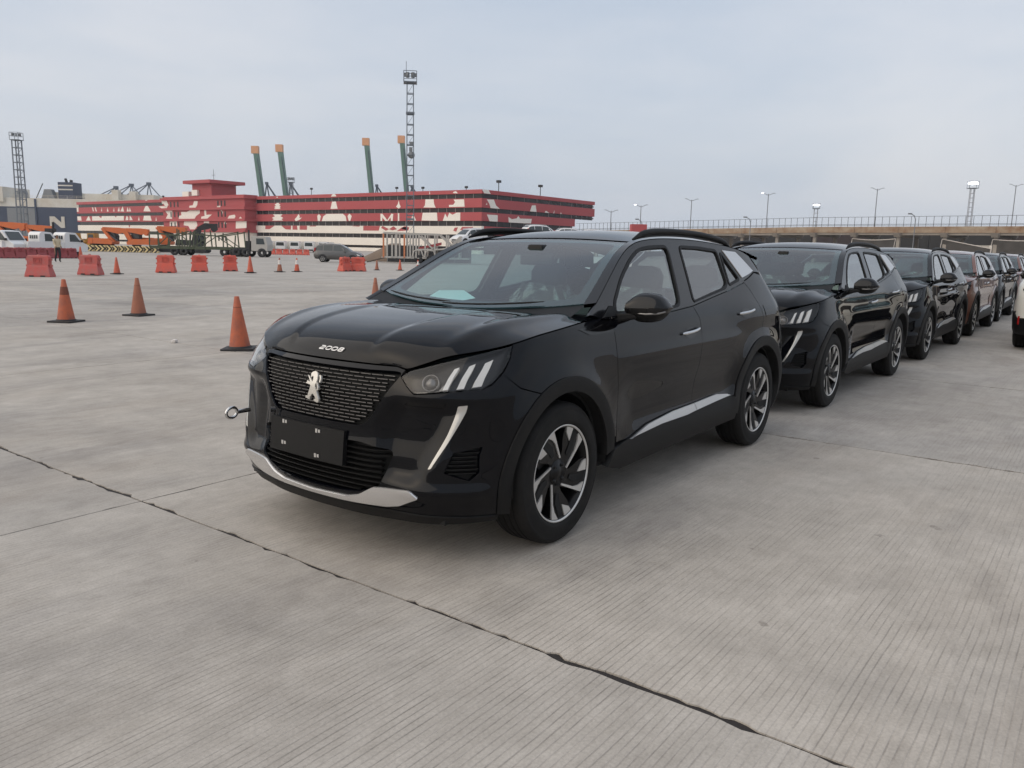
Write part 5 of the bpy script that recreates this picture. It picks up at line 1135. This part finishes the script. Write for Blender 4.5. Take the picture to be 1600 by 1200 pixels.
# ---- excavators and loaders
M['orange'] = mat('digger_orange', (.62, .145, .035), .5, noise=(1.5, .5, (.48, .13, .05))); M['yellow'] = mat('loader_yellow', (.48, .25, .025), .55, noise=(1.5, .7, (.30, .17, .04))); M['black'] = mat('machine_black', (.02, .02, .022), .7); M['dirt'] = mat('dirty_steel', (.10, .085, .07), .8); M['cabglass'] = mat('cab_glass', (.05, .06, .065), .15)
def digger(label, x, y, rz, mt, flip=1, boom=None, sc=1.):
    c = thing('excavator', label, 'excavator', (x, y, -.3), rz, 'diggers parked behind the chevron blocks'); c.scale = (flip*sc, sc, sc)
    for s_ in (-1, 1):
        b = MB(); pr = [(-1.6, .35), (-1.3, .05), (1.3, .05), (1.6, .35), (1.3, .72), (-1.3, .72)]; b.prism(rounded(pr, .2), s_*.9-.25, s_*.9+.25); b.build('track', M['black'], c)
    b = MB(); b.lathe([(0, .7), (.6, .7), (.6, .95), (0, .95)], 20); b.build('turntable', M['black'], c)
    b = MB(); b.prism(rounded([(-2.1, 1.05), (.8, .95), (.9, 1.3), (.2, 1.75), (-2.0, 1.75), (-2.2, 1.4)], .1), -1.1, 1.1); h_ = b.build('house', mt, c)
    b = MB(); b.prism(rounded([(-2.5, 1.0), (-1.8, 1.0), (-1.8, 1.8), (-2.35, 1.8)], .12), -1.15, 1.15); b.build('counterweight', mt, c)
    b = MB(); b.prism([(-.4, 1.75), (.85, 1.4), (.95, 2.1), (.6, 2.75), (-.35, 2.75)], .25, 1.05); cb = b.build('cab', M['black'], c, bevel=.05)
    b = MB(); b.prism([(-.25, 1.9), (.7, 1.75), (.78, 2.1), (.5, 2.6), (-.25, 2.6)], .22, .245); b.build('window', M['cabglass'], cb)
    P = boom or [(.6, 1.3), (-.9, 3.05), (-.6, 3.3), (2.6, 3.15), (2.5, 2.2)]
    b = MB(); b.prism([(P[0][0]-.25, P[0][1]), (P[0][0]+.3, P[0][1]+.05), (P[2][0]+.25, P[2][1]-.55), (P[2][0]+.1, P[2][1]), (P[1][0]-.1, P[1][1])], -.3, .2); b.build('boom', mt, c)
    b = MB(); b.prism([(P[2][0]-.2, P[2][1]), (P[2][0]-.1, P[2][1]-.45), (P[3][0]*.55, P[3][1]-.75), (P[3][0], P[3][1]-.4), (P[3][0]+.1, P[3][1]), (P[3][0]*.5, P[3][1]+.1)], -.25, .15); b.build('stick', mt, c)
    b = MB(); b.prism(rounded([(P[3][0]-.25, P[3][1]), (P[3][0]+.25, P[3][1]+.05), (P[4][0]+.35, P[4][1]+.3), (P[4][0]-.1, P[4][1]), (P[4][0]-.4, P[4][1]+.35)], .08), -.4, .3); b.build('bucket', mt, c)
    b = MB(); b.tube([(P[0][0]+.6, 1.5, 0) if False else (P[0][0]+.5, -.05, 1.5), (P[2][0]+.2, -.05, P[2][1]-.75)], .07, 6); b.build('hydraulic_ram', M['steel'], c)
    return c
digger('orange excavator with folded arm, left of the two side by side', -55.15, -110.05, RZ, M['orange']); digger('orange excavator with long low housing, right of the two side by side', -56.84, -106.08, RZ, M['orange'], flip=-1, boom=[(.6, 1.3), (1.2, 2.9), (1.4, 3.2), (-1.5, 3.1), (-1.4, 2.2)])
digger('orange excavator at the far left edge behind the white trucks', -48.24, -126.15, RZ, M['orange'], sc=1.15); digger('orange excavator behind the white trucks, below the ship', -50.64, -122.89, RZ, M['orange'], sc=1.05)
digger('orange excavator arm rising behind the first green trailer', -60.8, -105.77, RZ, M['orange'], sc=1.1)
digger('small dark excavator behind the second green trailer', -61.5, -99.0, RZ, M['black'], boom=[(-.4, 1.3), (-.2, 3.0), (.4, 3.5), (2.6, 4.0), (2.5, 2.9)])
def loader(label, x, y, rz, flip=1):
    c = thing('wheel_loader', label, 'loader', (x, y, -.3), rz, 'yellow loaders behind the barriers'); c.scale = (flip, 1, 1)
    for wx in (-1.3, 1.1):
        for s_ in (-1, 1):
            b = MB(); b.lathe([(.25, -.22), (.6, -.22), (.66, -.12), (.66, .12), (.6, .22), (.25, .22), (.2, 0), (.25, -.22)], 20, 'y', c=(wx, s_*.85, .66)); b.build('wheel', M['black'], c)
    b = MB(); b.prism(rounded([(-2.2, .8), (-.2, .7), (-.2, 1.5), (-2.1, 1.55)], .12), -.8, .8); b.build('engine_cover', M['yellow'], c)
    b = MB(); b.prism([(-.2, .7), (1.6, .7), (1.7, 1.2), (-.2, 1.3)], -.6, .6); b.build('front_frame', M['yellow'], c)
    b = MB(); b.prism([(-.5, 1.5), (.6, 1.3), (.5, 2.4), (-.45, 2.4)], -.65, .65); cb = b.build('cab', M['yellow'], c); b = MB(); b.prism([(-.35, 1.65), (.45, 1.5), (.38, 2.25), (-.32, 2.25)], -.67, -.655); b.build('window', M['cabglass'], cb)
    b = MB(); b.prism([(.4, 1.5), (.55, 1.75), (2.4, .75), (2.3, .5)], -.5, .5); b.build('lift_arm', M['yellow'], c)
    b = MB(); b.prism([(2.1, .9), (2.4, .2), (3.2, .15), (2.9, .5), (2.6, 1.0)], -1.2, 1.2); b.build('bucket', M['yellow'], c)
loader('yellow wheel loader behind the walking person', -52.3, -113.91, RZ); loader('second yellow loader, partly hidden behind the chevron blocks', -54.33, -112.84, RZ, -1)
# dark truck stack by the person
c = thing('dark_machine', 'dark machine with an upright exhaust behind the walking person', 'machine', (-50.0, -115.6, -.3), RZ); b = MB(); b.box((0, 0, 1.2), (1.6, 1.6, 2.2), taper=.85); b.build('body', M['black'], c, bevel=.08); b = MB(); b.tube([(.3, 0, 2.2), (.3, 0, 3.8)], .14, 8); b.build('exhaust', M['black'], c); b = MB(); b.box((-.1, 0, 2.6), (1.1, 1.0, .7)); b.build('cab', M['black'], c, bevel=.06)
# ---- generic cars
M['cg_grey'] = mat('grey_car_paint', (.115, .112, .11), .35, .6, .8); M['cg_white'] = mat('white_car_paint', (.72, .72, .72), .35, 0, .8); M['cwin'] = mat('car_window', (.045, .055, .058), .08, spec=.6); M['ctail'] = mat('tail_lamp', (.36, .02, .02), .3); M['chead'] = mat('head_lamp', (.7, .7, .7), .2)
def mpv(label, x, y, z, rz, paint, sc=1., group='other parked cars', tilt=0.):
    c = thing('people_carrier', label, 'car', (x, y, z), rz, group); c.scale = (sc,)*3; c.rotation_euler = (0, tilt, rz)
    st = [(-2.22, .55, .80, .95, .70, .60), (-2.12, .35, .98, 1.10, .80, .62), (-2.02, .30, 1.02, 1.42, .83, .60), (-1.75, .28, 1.02, 1.62, .85, .60), (-1.2, .26, 1.0, 1.68, .86, .62), (-.4, .25, .98, 1.69, .86, .63), (.25, .25, .97, 1.64, .86, .62), (.75, .25, .96, 1.38, .86, .66), (1.22, .25, .95, 1.05, .85, .74), (1.7, .27, .84, .97, .82, .70), (2.05, .30, .74, .84, .74, .62), (2.2, .42, .62, .68, .60, .52)]
    rows = []
    for (xx, zb, zs, zt_, w_, wt) in st:
        h = [(0, zb), (w_*.85, zb), (w_*.98, zb+.12), (w_, (zb+zs)/2), (w_*.985, zs), (wt+(w_-wt)*.15, zt_-.07), (wt*.9, zt_-.015), (0, zt_)]
        rows.append([(xx, q[0], q[1]) for q in h]+[(xx, -q[0], q[1]) for q in h[-2:0:-1]])
    n = len(rows[0]); b = MB(); b.add([q for r_ in rows for q in r_], [(i*n+j, i*n+(j+1) % n, (i+1)*n+(j+1) % n, (i+1)*n+j) for i in range(len(rows)-1) for j in range(n)], True); b.add(rows[0], [tuple(range(n))]); b.add(rows[-1], [tuple(range(n))[::-1]]); b.build('body', paint, c)
    def sidep(xx, f):
        q = [np.interp(xx, [s_[0] for s_ in st], [s_[k] for s_ in st]) for k in range(6)]; _, zb, zs, zt_, w_, wt = q; p0 = np.array([w_*.985, zs]); p1 = np.array([wt+(w_-wt)*.15, zt_-.07]); v_ = p0+(p1-p0)*f; return xx, v_[0]+.012, v_[1]
    for s_ in (-1, 1):
        for (xa, xb_) in ((-1.95, -1.32), (-1.26, -.42), (-.36, .52)):
            xs = np.linspace(xa, xb_, 5); P = [sidep(q, .10) for q in xs]+[sidep(q, .92) for q in xs[::-1]]; k = len(xs); b = MB(); b.add([(q[0], s_*q[1], q[2]) for q in P], [(i, i+1, 2*k-2-i, 2*k-1-i) for i in range(k-1)], True); b.build('side_window', M['cwin'], c)
        b = MB(); P = [sidep(.56, .1), sidep(1.05, .08), sidep(.72, .75), sidep(.56, .9)]; b.add([(q[0], s_*q[1], q[2]) for q in P], [(0, 1, 2, 3)]); b.build('side_window', M['cwin'], c)
        for ax in (-1.35, 1.4):
            b = MB(); b.lathe([(.0, .10), (.20, .10), (.22, .105), (.31, .10), (.325, .06), (.325, -.10), (0, -.10)], 24, 'y', c=(0, 0, 0)); w_ = b.build('wheel', M['black'], c, loc=(ax, s_*.76, .325), rot=(0, 0, 0 if s_ > 0 else math.pi))
            b = MB(); 
            for k in range(6): a_ = k*math.pi/3; b.bar((.03*math.cos(a_), .112, .03*math.sin(a_)), (.19*math.cos(a_), .108, .19*math.sin(a_)), .05, .02)
            b.lathe([(.185, .108), (.205, .108)], 24, 'y'); b.build('rim', M['alloy'], w_)
            b = MB(); b.prism([(ax+.40*math.cos(q), .33+.40*math.sin(q)) for q in np.linspace(0, math.pi, 14)], s_*.845, s_*.868); b.build('wheel_arch', M['black'], c)
        b = MB(); b.prism([(1.75, .80), (2.02, .72), (2.1, .62), (1.85, .66)], s_*.62, s_*.80); b.build('headlamp', M['chead'], c)
        b = MB(); b.prism([(-2.16, .98), (-2.10, 1.30), (-1.98, 1.32), (-2.02, 1.0)], s_*.66, s_*.835); b.build('tail_lamp', M['ctail'], c)
        b = MB(); b.box((.72, s_*.98, 1.02), (.12, .2, .13)); b.build('door_mirror', paint, c)
    def topw(xa, xb_, m_, nm, dz=.012, ya=.88):
        V = []
        for xx in np.linspace(xa, xb_, 4):
            wt = np.interp(xx, [s_[0] for s_ in st], [s_[5] for s_ in st]); zt_ = np.interp(xx, [s_[0] for s_ in st], [s_[3] for s_ in st]); V += [(xx, -wt*ya, zt_-.015+dz), (xx, 0, zt_+dz), (xx, wt*ya, zt_-.015+dz)]
        b = MB(); b.add(V, [(i*3+j, i*3+j+1, i*3+j+4, i*3+j+3) for i in range(3) for j in range(2)], True); b.build(nm, m_, c)
    topw(.36, 1.16, M['cwin'], 'windscreen'); topw(-2.08, -1.80, M['cwin'], 'rear_window')
    b = MB(); b.box((2.17, 0, .55), (.06, .8, .16)); b.build('grille', M['black'], c)
    for s_ in (-1, 1): b = MB(); b.tube([(-1.7, s_*.55, 1.66), (-1.4, s_*.56, 1.72), (0, s_*.56, 1.72), (.3, s_*.55, 1.66)], .02, 6); b.build('roof_rail', M['alloy'], c)
    return c
mpv('dark grey people carrier seen from the side behind the barrier pair', -46.96, -53.80, -.252, RZ, M['cg_grey'], .97)
mpv('white people carrier raised on the transporter, nose down to the left', -60.2, -49.6, 1.62, RZ+math.pi+.85, M['cg_white'], .92, tilt=.06)
mpv('white people carrier with red tail lamps on the upper ramp, just above the roof', -66.4, -45.1, 2.05, RZ+.5, M['cg_white'], .98)
for i, (x, y) in enumerate(((-75.0, -46.9), (-79.0, -46.2))): mpv(['left white car top peeping over the nearest roof', 'right white car top peeping over the nearest roof, towards the ramp'][i], x, y, 2.12, RZ+.3, M['cg_white'], .9)
# ---- light trucks
def light_truck(label, x, y, rz, sc=1.):
    c = thing('light_truck', label, 'truck', (x, y, gz(x, y)), rz, 'white light trucks behind the barrier row'); c.scale = (sc,)*3
    b = MB(); b.prism(rounded([(.35, .45), (2.1, .45), (2.15, .95), (1.75, 1.15), (1.25, 1.85), (.5, 1.9), (.35, 1.7)], .1, 3), -.8, .8); cb = b.build('cab', M['cg_white'], c, bevel=.05)
    for s_ in (-1, 1):
        b = MB(); b.prism([(.75, 1.2), (1.55, 1.2), (1.15, 1.72), (.75, 1.74)], s_*.80, s_*.825); b.build('side_window', M['cwin'], cb)
        b = MB(); b.box((1.6, s_*.92, 1.25), (.08, .2, .18)); b.build('door_mirror', M['black'], cb)
    b = MB(); b.add([(1.74, -.68, 1.21), (1.74, .68, 1.21), (1.33, .62, 1.80), (1.33, -.62, 1.80)], [(0, 1, 2, 3)]); b.build('windscreen', M['cwin'], cb)
    for k in range(4): b = MB(); b.box((.335, -.45+.3*k, 1.5), (.03, .20, .26)); b.build('rear_window', M['cwin'], cb, bevel=.06)
    b = MB(); b.box((-1.0, 0, .72), (2.6, 1.6, .08)); b.build('bed_floor', M['cg_white'], c)
    for s_ in (-1, 1): b = MB(); b.box((-1.0, s_*.79, .95), (2.6, .04, .42)); b.build('drop_side', M['cg_white'], c)
    b = MB(); b.box((-2.29, 0, .95), (.04, 1.6, .42)); b.build('tailboard', M['cg_white'], c)
    for s_ in (-1, 1):
        for ax in (-1.4, 1.35): b = MB(); b.lathe([(0, .09), (.28, .09), (.31, .05), (.31, -.09), (0, -.09)], 18, 'y', c=(ax, s_*.66, .31)); b.build('wheel', M['black'], c)
light_truck('white light truck at the left edge, cab facing right', -25.2, -69.8, RZ-.2, 1.12); light_truck('middle white light truck with slatted rear window behind the barriers', -27.3, -69.0, RZ+1.0, 1.1); light_truck('right white light truck behind the barriers, beside the person', -29.0, -68.4, RZ+1.0, 1.1)
def truck_cab(label, x, y, rz):
    c = thing('truck', label, 'truck', (x, y, -.3), rz, 'white trucks parked along the red building')
    b = MB(); b.prism(rounded([(-.85, .3), (.85, .3), (.85, 1.6), (.75, 2.0), (-.75, 2.0), (-.85, 1.6)], .08, 3), -1.0, .5); cb = b.build('cab', M['cg_white'], c)
    b = MB(); b.prism([(-.72, 1.15), (.72, 1.15), (.65, 1.75), (-.65, 1.75)], -1.02, -1.005); b.build('windscreen', M['cwin'], cb)
    b = MB(); b.box((0, -1.02, .45), (1.6, .1, .25)); b.build('bumper', M['black'], cb); b = MB(); b.box((0, 2.4, 1.2), (1.7, 3.6, 1.5)); b.build('cargo_box', M['whitepaint'], c)
    for s_ in (-1, 1): b = MB(); b.lathe([(0, .1), (.33, .1), (.33, -.1), (0, -.1)], 16, 'x', c=(s_*.7, -.3, .33)); b.build('wheel', M['black'], c); b = MB(); b.box((s_*.62, -1.03, .75), (.25, .04, .16)); b.build('headlamp', M['chead'], cb)
for i in range(5): truck_cab('white truck cab %s along the red building, left of the grey car' % ['first from left', 'second from left', 'third from left', 'fourth from left', 'fifth from left'][i], -90.2-1.55*i, -121.9+2.05*i, RZ)
# ---- green car-carrier frames with tractor
M['olive'] = mat('olive_frame', (.055, .075, .045), .7, noise=(2, .6, (.09, .085, .05))); M['pale'] = mat('pale_steel', (.42, .40, .37), .6)
def frame_trailer(label, x, y, L_, rz, mt, wheels, seed, hgt=2.5):
    rr_ = random.Random(seed); c = thing('frame_trailer', label, 'trailer', (x, y, -.3), rz, 'open car transporter trailers'); 
    for s_ in (-1, 1): b = MB(); b.box((0, s_*1.1, .85), (L_, .14, .28)); b.build('chassis_beam', mt, c)
    n = max(4, int(L_/1.3))
    for i in range(n+1):
        xx = -L_/2+L_*i/n
        for s_ in (-1, 1): b = MB(); h = hgt*rr_.uniform(.75, 1.05); b.bar((xx, s_*1.15, .85), (xx+rr_.uniform(-.2, .2), s_*1.15, h), .12); b.build('upright', mt, c)
    for s_ in (-1, 1):
        b = MB(); b.bar((-L_/2, s_*1.15, hgt*.86), (L_*.1, s_*1.15, hgt*.78), .12); b.bar((L_*.1, s_*1.15, hgt*.78), (L_/2, s_*1.15, hgt*.95), .12); b.build('upper_rail', mt, c)
        b = MB(); b.bar((-L_*.3, s_*1.15, 1.0), (0, s_*1.15, hgt*.8), .09); b.bar((L_*.1, s_*1.15, hgt*.8), (L_*.4, s_*1.15, 1.0), .09); b.build('diagonal', mt, c)
        for wx in wheels: b = MB(); b.lathe([(.18, .14), (.42, .14), (.48, .08), (.48, -.14), (.18, -.14), (.15, 0), (.18, .14)], 20, 'y', c=(wx, s_*1.0, .48)); b.build('wheel', M['black'], c)
    b = MB(); b.box((0, 0, 1.02), (L_, 2.2, .06)); b.build('deck', mt, c)
    return c
frame_trailer('left olive green frame trailer with two axles', -50.38, -86.2, 4.6, RZ, M['olive'], (.5, 1.6), 3, 2.9); frame_trailer('long olive green frame trailer coupled to a tractor', -53.2, -82.4, 6.6, RZ, M['olive'], (1.5, 2.6), 5, 2.9)
c = thing('truck_tractor', 'pale grey tractor unit at the right end of the green trailers', 'truck', (-54.67, -77.03, -.3), RZ)
b = MB(); b.prism(rounded([(.1, .7), (1.9, .7), (1.95, 1.4), (1.7, 2.3), (.15, 2.35)], .1, 3), -1.05, 1.05); cb = b.build('cab', M['pale'], c)
b = MB(); b.prism([(.7, 1.45), (1.65, 1.45), (1.5, 2.1), (.7, 2.1)], -1.08, -1.06); b.build('side_window', M['cwin'], cb)
b = MB(); b.box((-.6, 0, .75), (3.4, 1.6, .25)); b.build('chassis', M['black'], c); b = MB(); b.box((-.3, .0, 1.35), (.5, 1.8, .9)); b.build('air_cleaner', M['black'], c); b = MB(); b.tube([(-.2, -.8, 1), (-.2, -.8, 3.0)], .1, 8); b.build('exhaust', M['black'], c)
for wx in (-1.6, -.5, 1.3):
    for s_ in (-1, 1): b = MB(); b.lathe([(.18, .16), (.44, .16), (.5, .08), (.5, -.16), (.18, -.16), (.15, 0), (.18, .16)], 20, 'y', c=(wx, s_*.95, .5)); b.build('wheel', M['black'], c)
# ---- the pale transporter by the cones
M['stake'] = mat('stake_orange', (.55, .20, .09), .6); M['tarp'] = mat('brown_tarp', (.17, .125, .095), .85, noise=(1.2, .6, (.23, .175, .13)))
T = thing('transporter_trailer', 'pale steel transporter trailer with lowered ramp and twin wheel arches', 'trailer', (-53.65, -51.48, -.276), RZ)
b = MB(); b.box((1.6, 0, .52), (8.2, 2.2, .14)); b.build('lower_deck', M['pale'], T)
for xx, h in ((-2.3, 2.75), (-1.5, 2.6), (-1.1, 2.75), (-.35, 2.75), (.2, 2.8), (.75, 2.75), (1.6, 2.75), (2.5, 2.75), (3.6, 2.7), (4.8, 2.4)):
    for s_ in (-1, 1): b = MB(); b.bar((xx, s_*1.1, .5), (xx, s_*1.1, h), .14); b.build('upright', M['stake'] if xx in (-2.3, -.35) and s_ < 0 else M['pale'], T)
for s_ in (-1, 1):
    b = MB(); b.bar((-2.3, s_*1.1, 2.78), (3.0, s_*1.1, 2.72), .16); b.build('top_rail', M['pale'], T)
    for (xa, za, xb_, zb) in ((1.0, 2.6, 2.4, 1.3), (3.0, 2.6, 4.6, 1.2), (4.9, 2.6, 3.7, 1.4), (3.0, 1.35, 7.5, 2.05), (.8, 1.3, 3.0, 1.35)): b = MB(); b.bar((xa, s_*1.1, za), (xb_, s_*1.1, zb), .13); b.build('brace', M['pale'], T)
    b = MB(); b.tube([(.4, s_*1.18, .6), (.55, s_*1.18, 1.15), (.8, s_*1.18, 1.25), (1.25, s_*1.18, 1.2), (1.45, s_*1.18, .65)], .07, 6); b.build('wheel_arch', M['pale'], T); b = MB(); b.tube([(1.55, s_*1.18, .6), (1.7, s_*1.18, 1.15), (1.95, s_*1.18, 1.25), (2.4, s_*1.18, 1.2), (2.6, s_*1.18, .65)], .07, 6); b.build('wheel_arch', M['pale'], T)
    for wx in (.95, 2.1): b = MB(); b.lathe([(.14, .12), (.36, .12), (.4, .06), (.4, -.12), (.14, -.12), (.12, 0), (.14, .12)], 20, 'y', c=(wx, s_*.98, .40)); b.build('wheel', M['black'], T)
    b = MB(); b.bar((-2.3, s_*.75, .5), (-3.9, s_*.75, .05), .34, .07); b.build('loading_ramp', M['dirt'], T)
b = MB(); b.add([(2.2, -1.1, 1.2), (7.6, -1.1, 1.95), (7.6, 1.1, 1.95), (2.2, 1.1, 1.2), (2.2, -1.1, 1.32), (7.6, -1.1, 2.07), (7.6, 1.1, 2.07), (2.2, 1.1, 1.32)], [(0, 1, 2, 3), (7, 6, 5, 4), (0, 4, 5, 1), (1, 5, 6, 2), (2, 6, 7, 3), (3, 7, 4, 0)]); b.build('upper_deck', M['pale'], T)
b = MB(); b.prism([(.9, 1.3), (3.0, 1.75), (3.0, 2.0), (.9, 1.5)], -.4, .4); b.build('red_ramp', M['redpaint'], T)
F = thing('screen_fence', 'black cloth screen fence behind the transporter trailer', 'fence', (-58.4, -53.4, -.3), RZ)
for k in range(5): b = MB(); b.box((-3.3+1.7*k, 0, .85), (1.66, .06, 1.65)); b.build('cloth_panel', M['blackm'], F); b = MB(); b.box((-4.15+1.7*k, 0, .9), (.07, .1, 1.8)); b.build('post', M['grey'], F)
c = thing('tarp_heap', 'brown tarpaulin covered heap left of the transporter', 'heap', (-56.6, -58.9, -.3), RZ); b = MB(); rr_ = random.Random(4); n, m_ = 14, 8
V = []
for i in range(n):
    for j in range(m_):
        u, v = i/(n-1), j/(m_-1); z = 1.9*min(1, u*1.25)*math.sin(math.pi*min(1, max(0, v)))**.5+rr_.uniform(-.05, .05); V.append((-2.2+4.6*u, -1.5+3*v, max(0, z)))
b.add(V, [(i*m_+j, (i+1)*m_+j, (i+1)*m_+j+1, i*m_+j+1) for i in range(n-1) for j in range(m_-1)], True); b.add([V[(n-1)*m_+j] for j in range(m_)], [tuple(range(m_))]); b.build('tarpaulin', M['tarp'], c)
c = thing('shipping_container', 'small dark red container seen behind the ramp railing', 'container', (-121.8, -63.5, 3.9), RZ); b = MB(); b.box((0, 0, .95), (2.6, 2.2, 1.7)); b.build('body', M['redpaint'], c)
for k in range(9): b = MB(); b.box((-1.15+.29*k, -1.12, .95), (.1, .05, 1.6)); b.build('rib', M['redpaint'], c)
b = MB(); b.box((0, 0, -2.1), (2.4, 2.0, 4.4)); b.build('stack_below', M['grey'], c)
# ---- the walking person
def person():
    K = [((0, 0, .92), .125), ((0, 0, 1.05), .12), ((0, .0, 1.22), .145), ((.01, 0, 1.38), .13), ((.02, 0, 1.47), .055), ((.04, 0, 1.54), .07), ((.045, 0, 1.62), .092), ((.04, 0, 1.69), .06),
         ((.02, .085, .86), .095), ((.10, .09, .48), .068), ((.02, .09, .10), .048), ((.14, .09, .045), .04),
         ((-.02, -.085, .86), .095), ((-.03, -.09, .48), .066), ((-.16, -.09, .12), .048), ((-.06, -.09, .05), .04),
         ((.0, .19, 1.40), .06), ((-.06, .22, 1.15), .046), ((.06, .21, .95), .036), ((.09, .20, .86), .032),
         ((.0, -.19, 1.40), .06), ((.03, -.22, 1.15), .046), ((.16, -.20, 1.0), .036), ((.20, -.19, .93), .032)]
    E_ = [(0, 1), (1, 2), (2, 3), (3, 4), (4, 5), (5, 6), (6, 7), (0, 8), (8, 9), (9, 10), (10, 11), (0, 12), (12, 13), (13, 14), (14, 15), (3, 16), (16, 17), (17, 18), (18, 19), (3, 20), (20, 21), (21, 22), (22, 23)]
    me = bpy.data.meshes.new('person'); me.from_pydata([k[0] for k in K], E_, []); o = bpy.data.objects.new('person_tmp', me); COL.objects.link(o)
    o.modifiers.new('skin', 'SKIN'); ss = o.modifiers.new('sub', 'SUBSURF'); ss.levels = 2; ss.render_levels = 2
    for i, (p_, r_) in enumerate(K): sv = me.skin_vertices[0].data[i]; sv.radius = (r_, r_*1.05); sv.use_root = (i == 0)
    dg = bpy.context.evaluated_depsgraph_get(); m2 = bpy.data.meshes.new_from_object(o.evaluated_get(dg)); bpy.data.objects.remove(o)
    m2.materials.clear()
    for nm, col in (('beige_shirt', (.55, .46, .32)), ('dark_trousers', (.018, .018, .022)), ('skin', (.25, .13, .08)), ('dark_hair', (.02, .013, .012))): m2.materials.append(mat(nm, col, .8))
    for f in m2.polygons:
        z = f.center.z; ar = abs(f.center.y) > .15; f.material_index = 1 if z < .93 and not ar else (3 if z > 1.62 or (z > 1.55 and f.center.x < .03) else (2 if z > 1.46 or (ar and z < .99) else 0)); f.use_smooth = True
    c = link('person', m2, None, None, (-21.21, -50.79, -.117), (0, 0, RZ-.5)); tag(c, 'person in a beige shirt and dark trousers walking by the barriers', 'person')
person()
# ---- small litter on the slab and faint cracks
lt = MB(); lt.box((0, 0, .02), (.10, .06, .035)); lt.box((.03, .02, .04), (.05, .05, .02)); tag(lt.build('litter', M['cone_white'], None, (-3.05, -7.55, 0), (0, 0, .6), bevel=.008), 'small crumpled white scrap on the joint between two cones', 'litter', kind='thing')
# ---- the thin sea haze over the port: one closed box of air
hz = MB(); hz.box((-230, -280, 18), (900, 900, 90)); ho_ = hz.build('haze', None); tag(ho_, kind='stuff')
hm = bpy.data.materials.new('haze'); hm.use_nodes = True; hm.node_tree.nodes.clear(); _o2 = hm.node_tree.nodes.new('ShaderNodeOutputMaterial'); _pv = hm.node_tree.nodes.new('ShaderNodeVolumePrincipled')
_pv.inputs['Color'].default_value = (.86, .91, .97, 1); _pv.inputs['Density'].default_value = .00022; _pv.inputs['Anisotropy'].default_value = .3
hm.node_tree.links.new(_pv.outputs[0], _o2.inputs['Volume']); ho_.data.materials.append(hm)
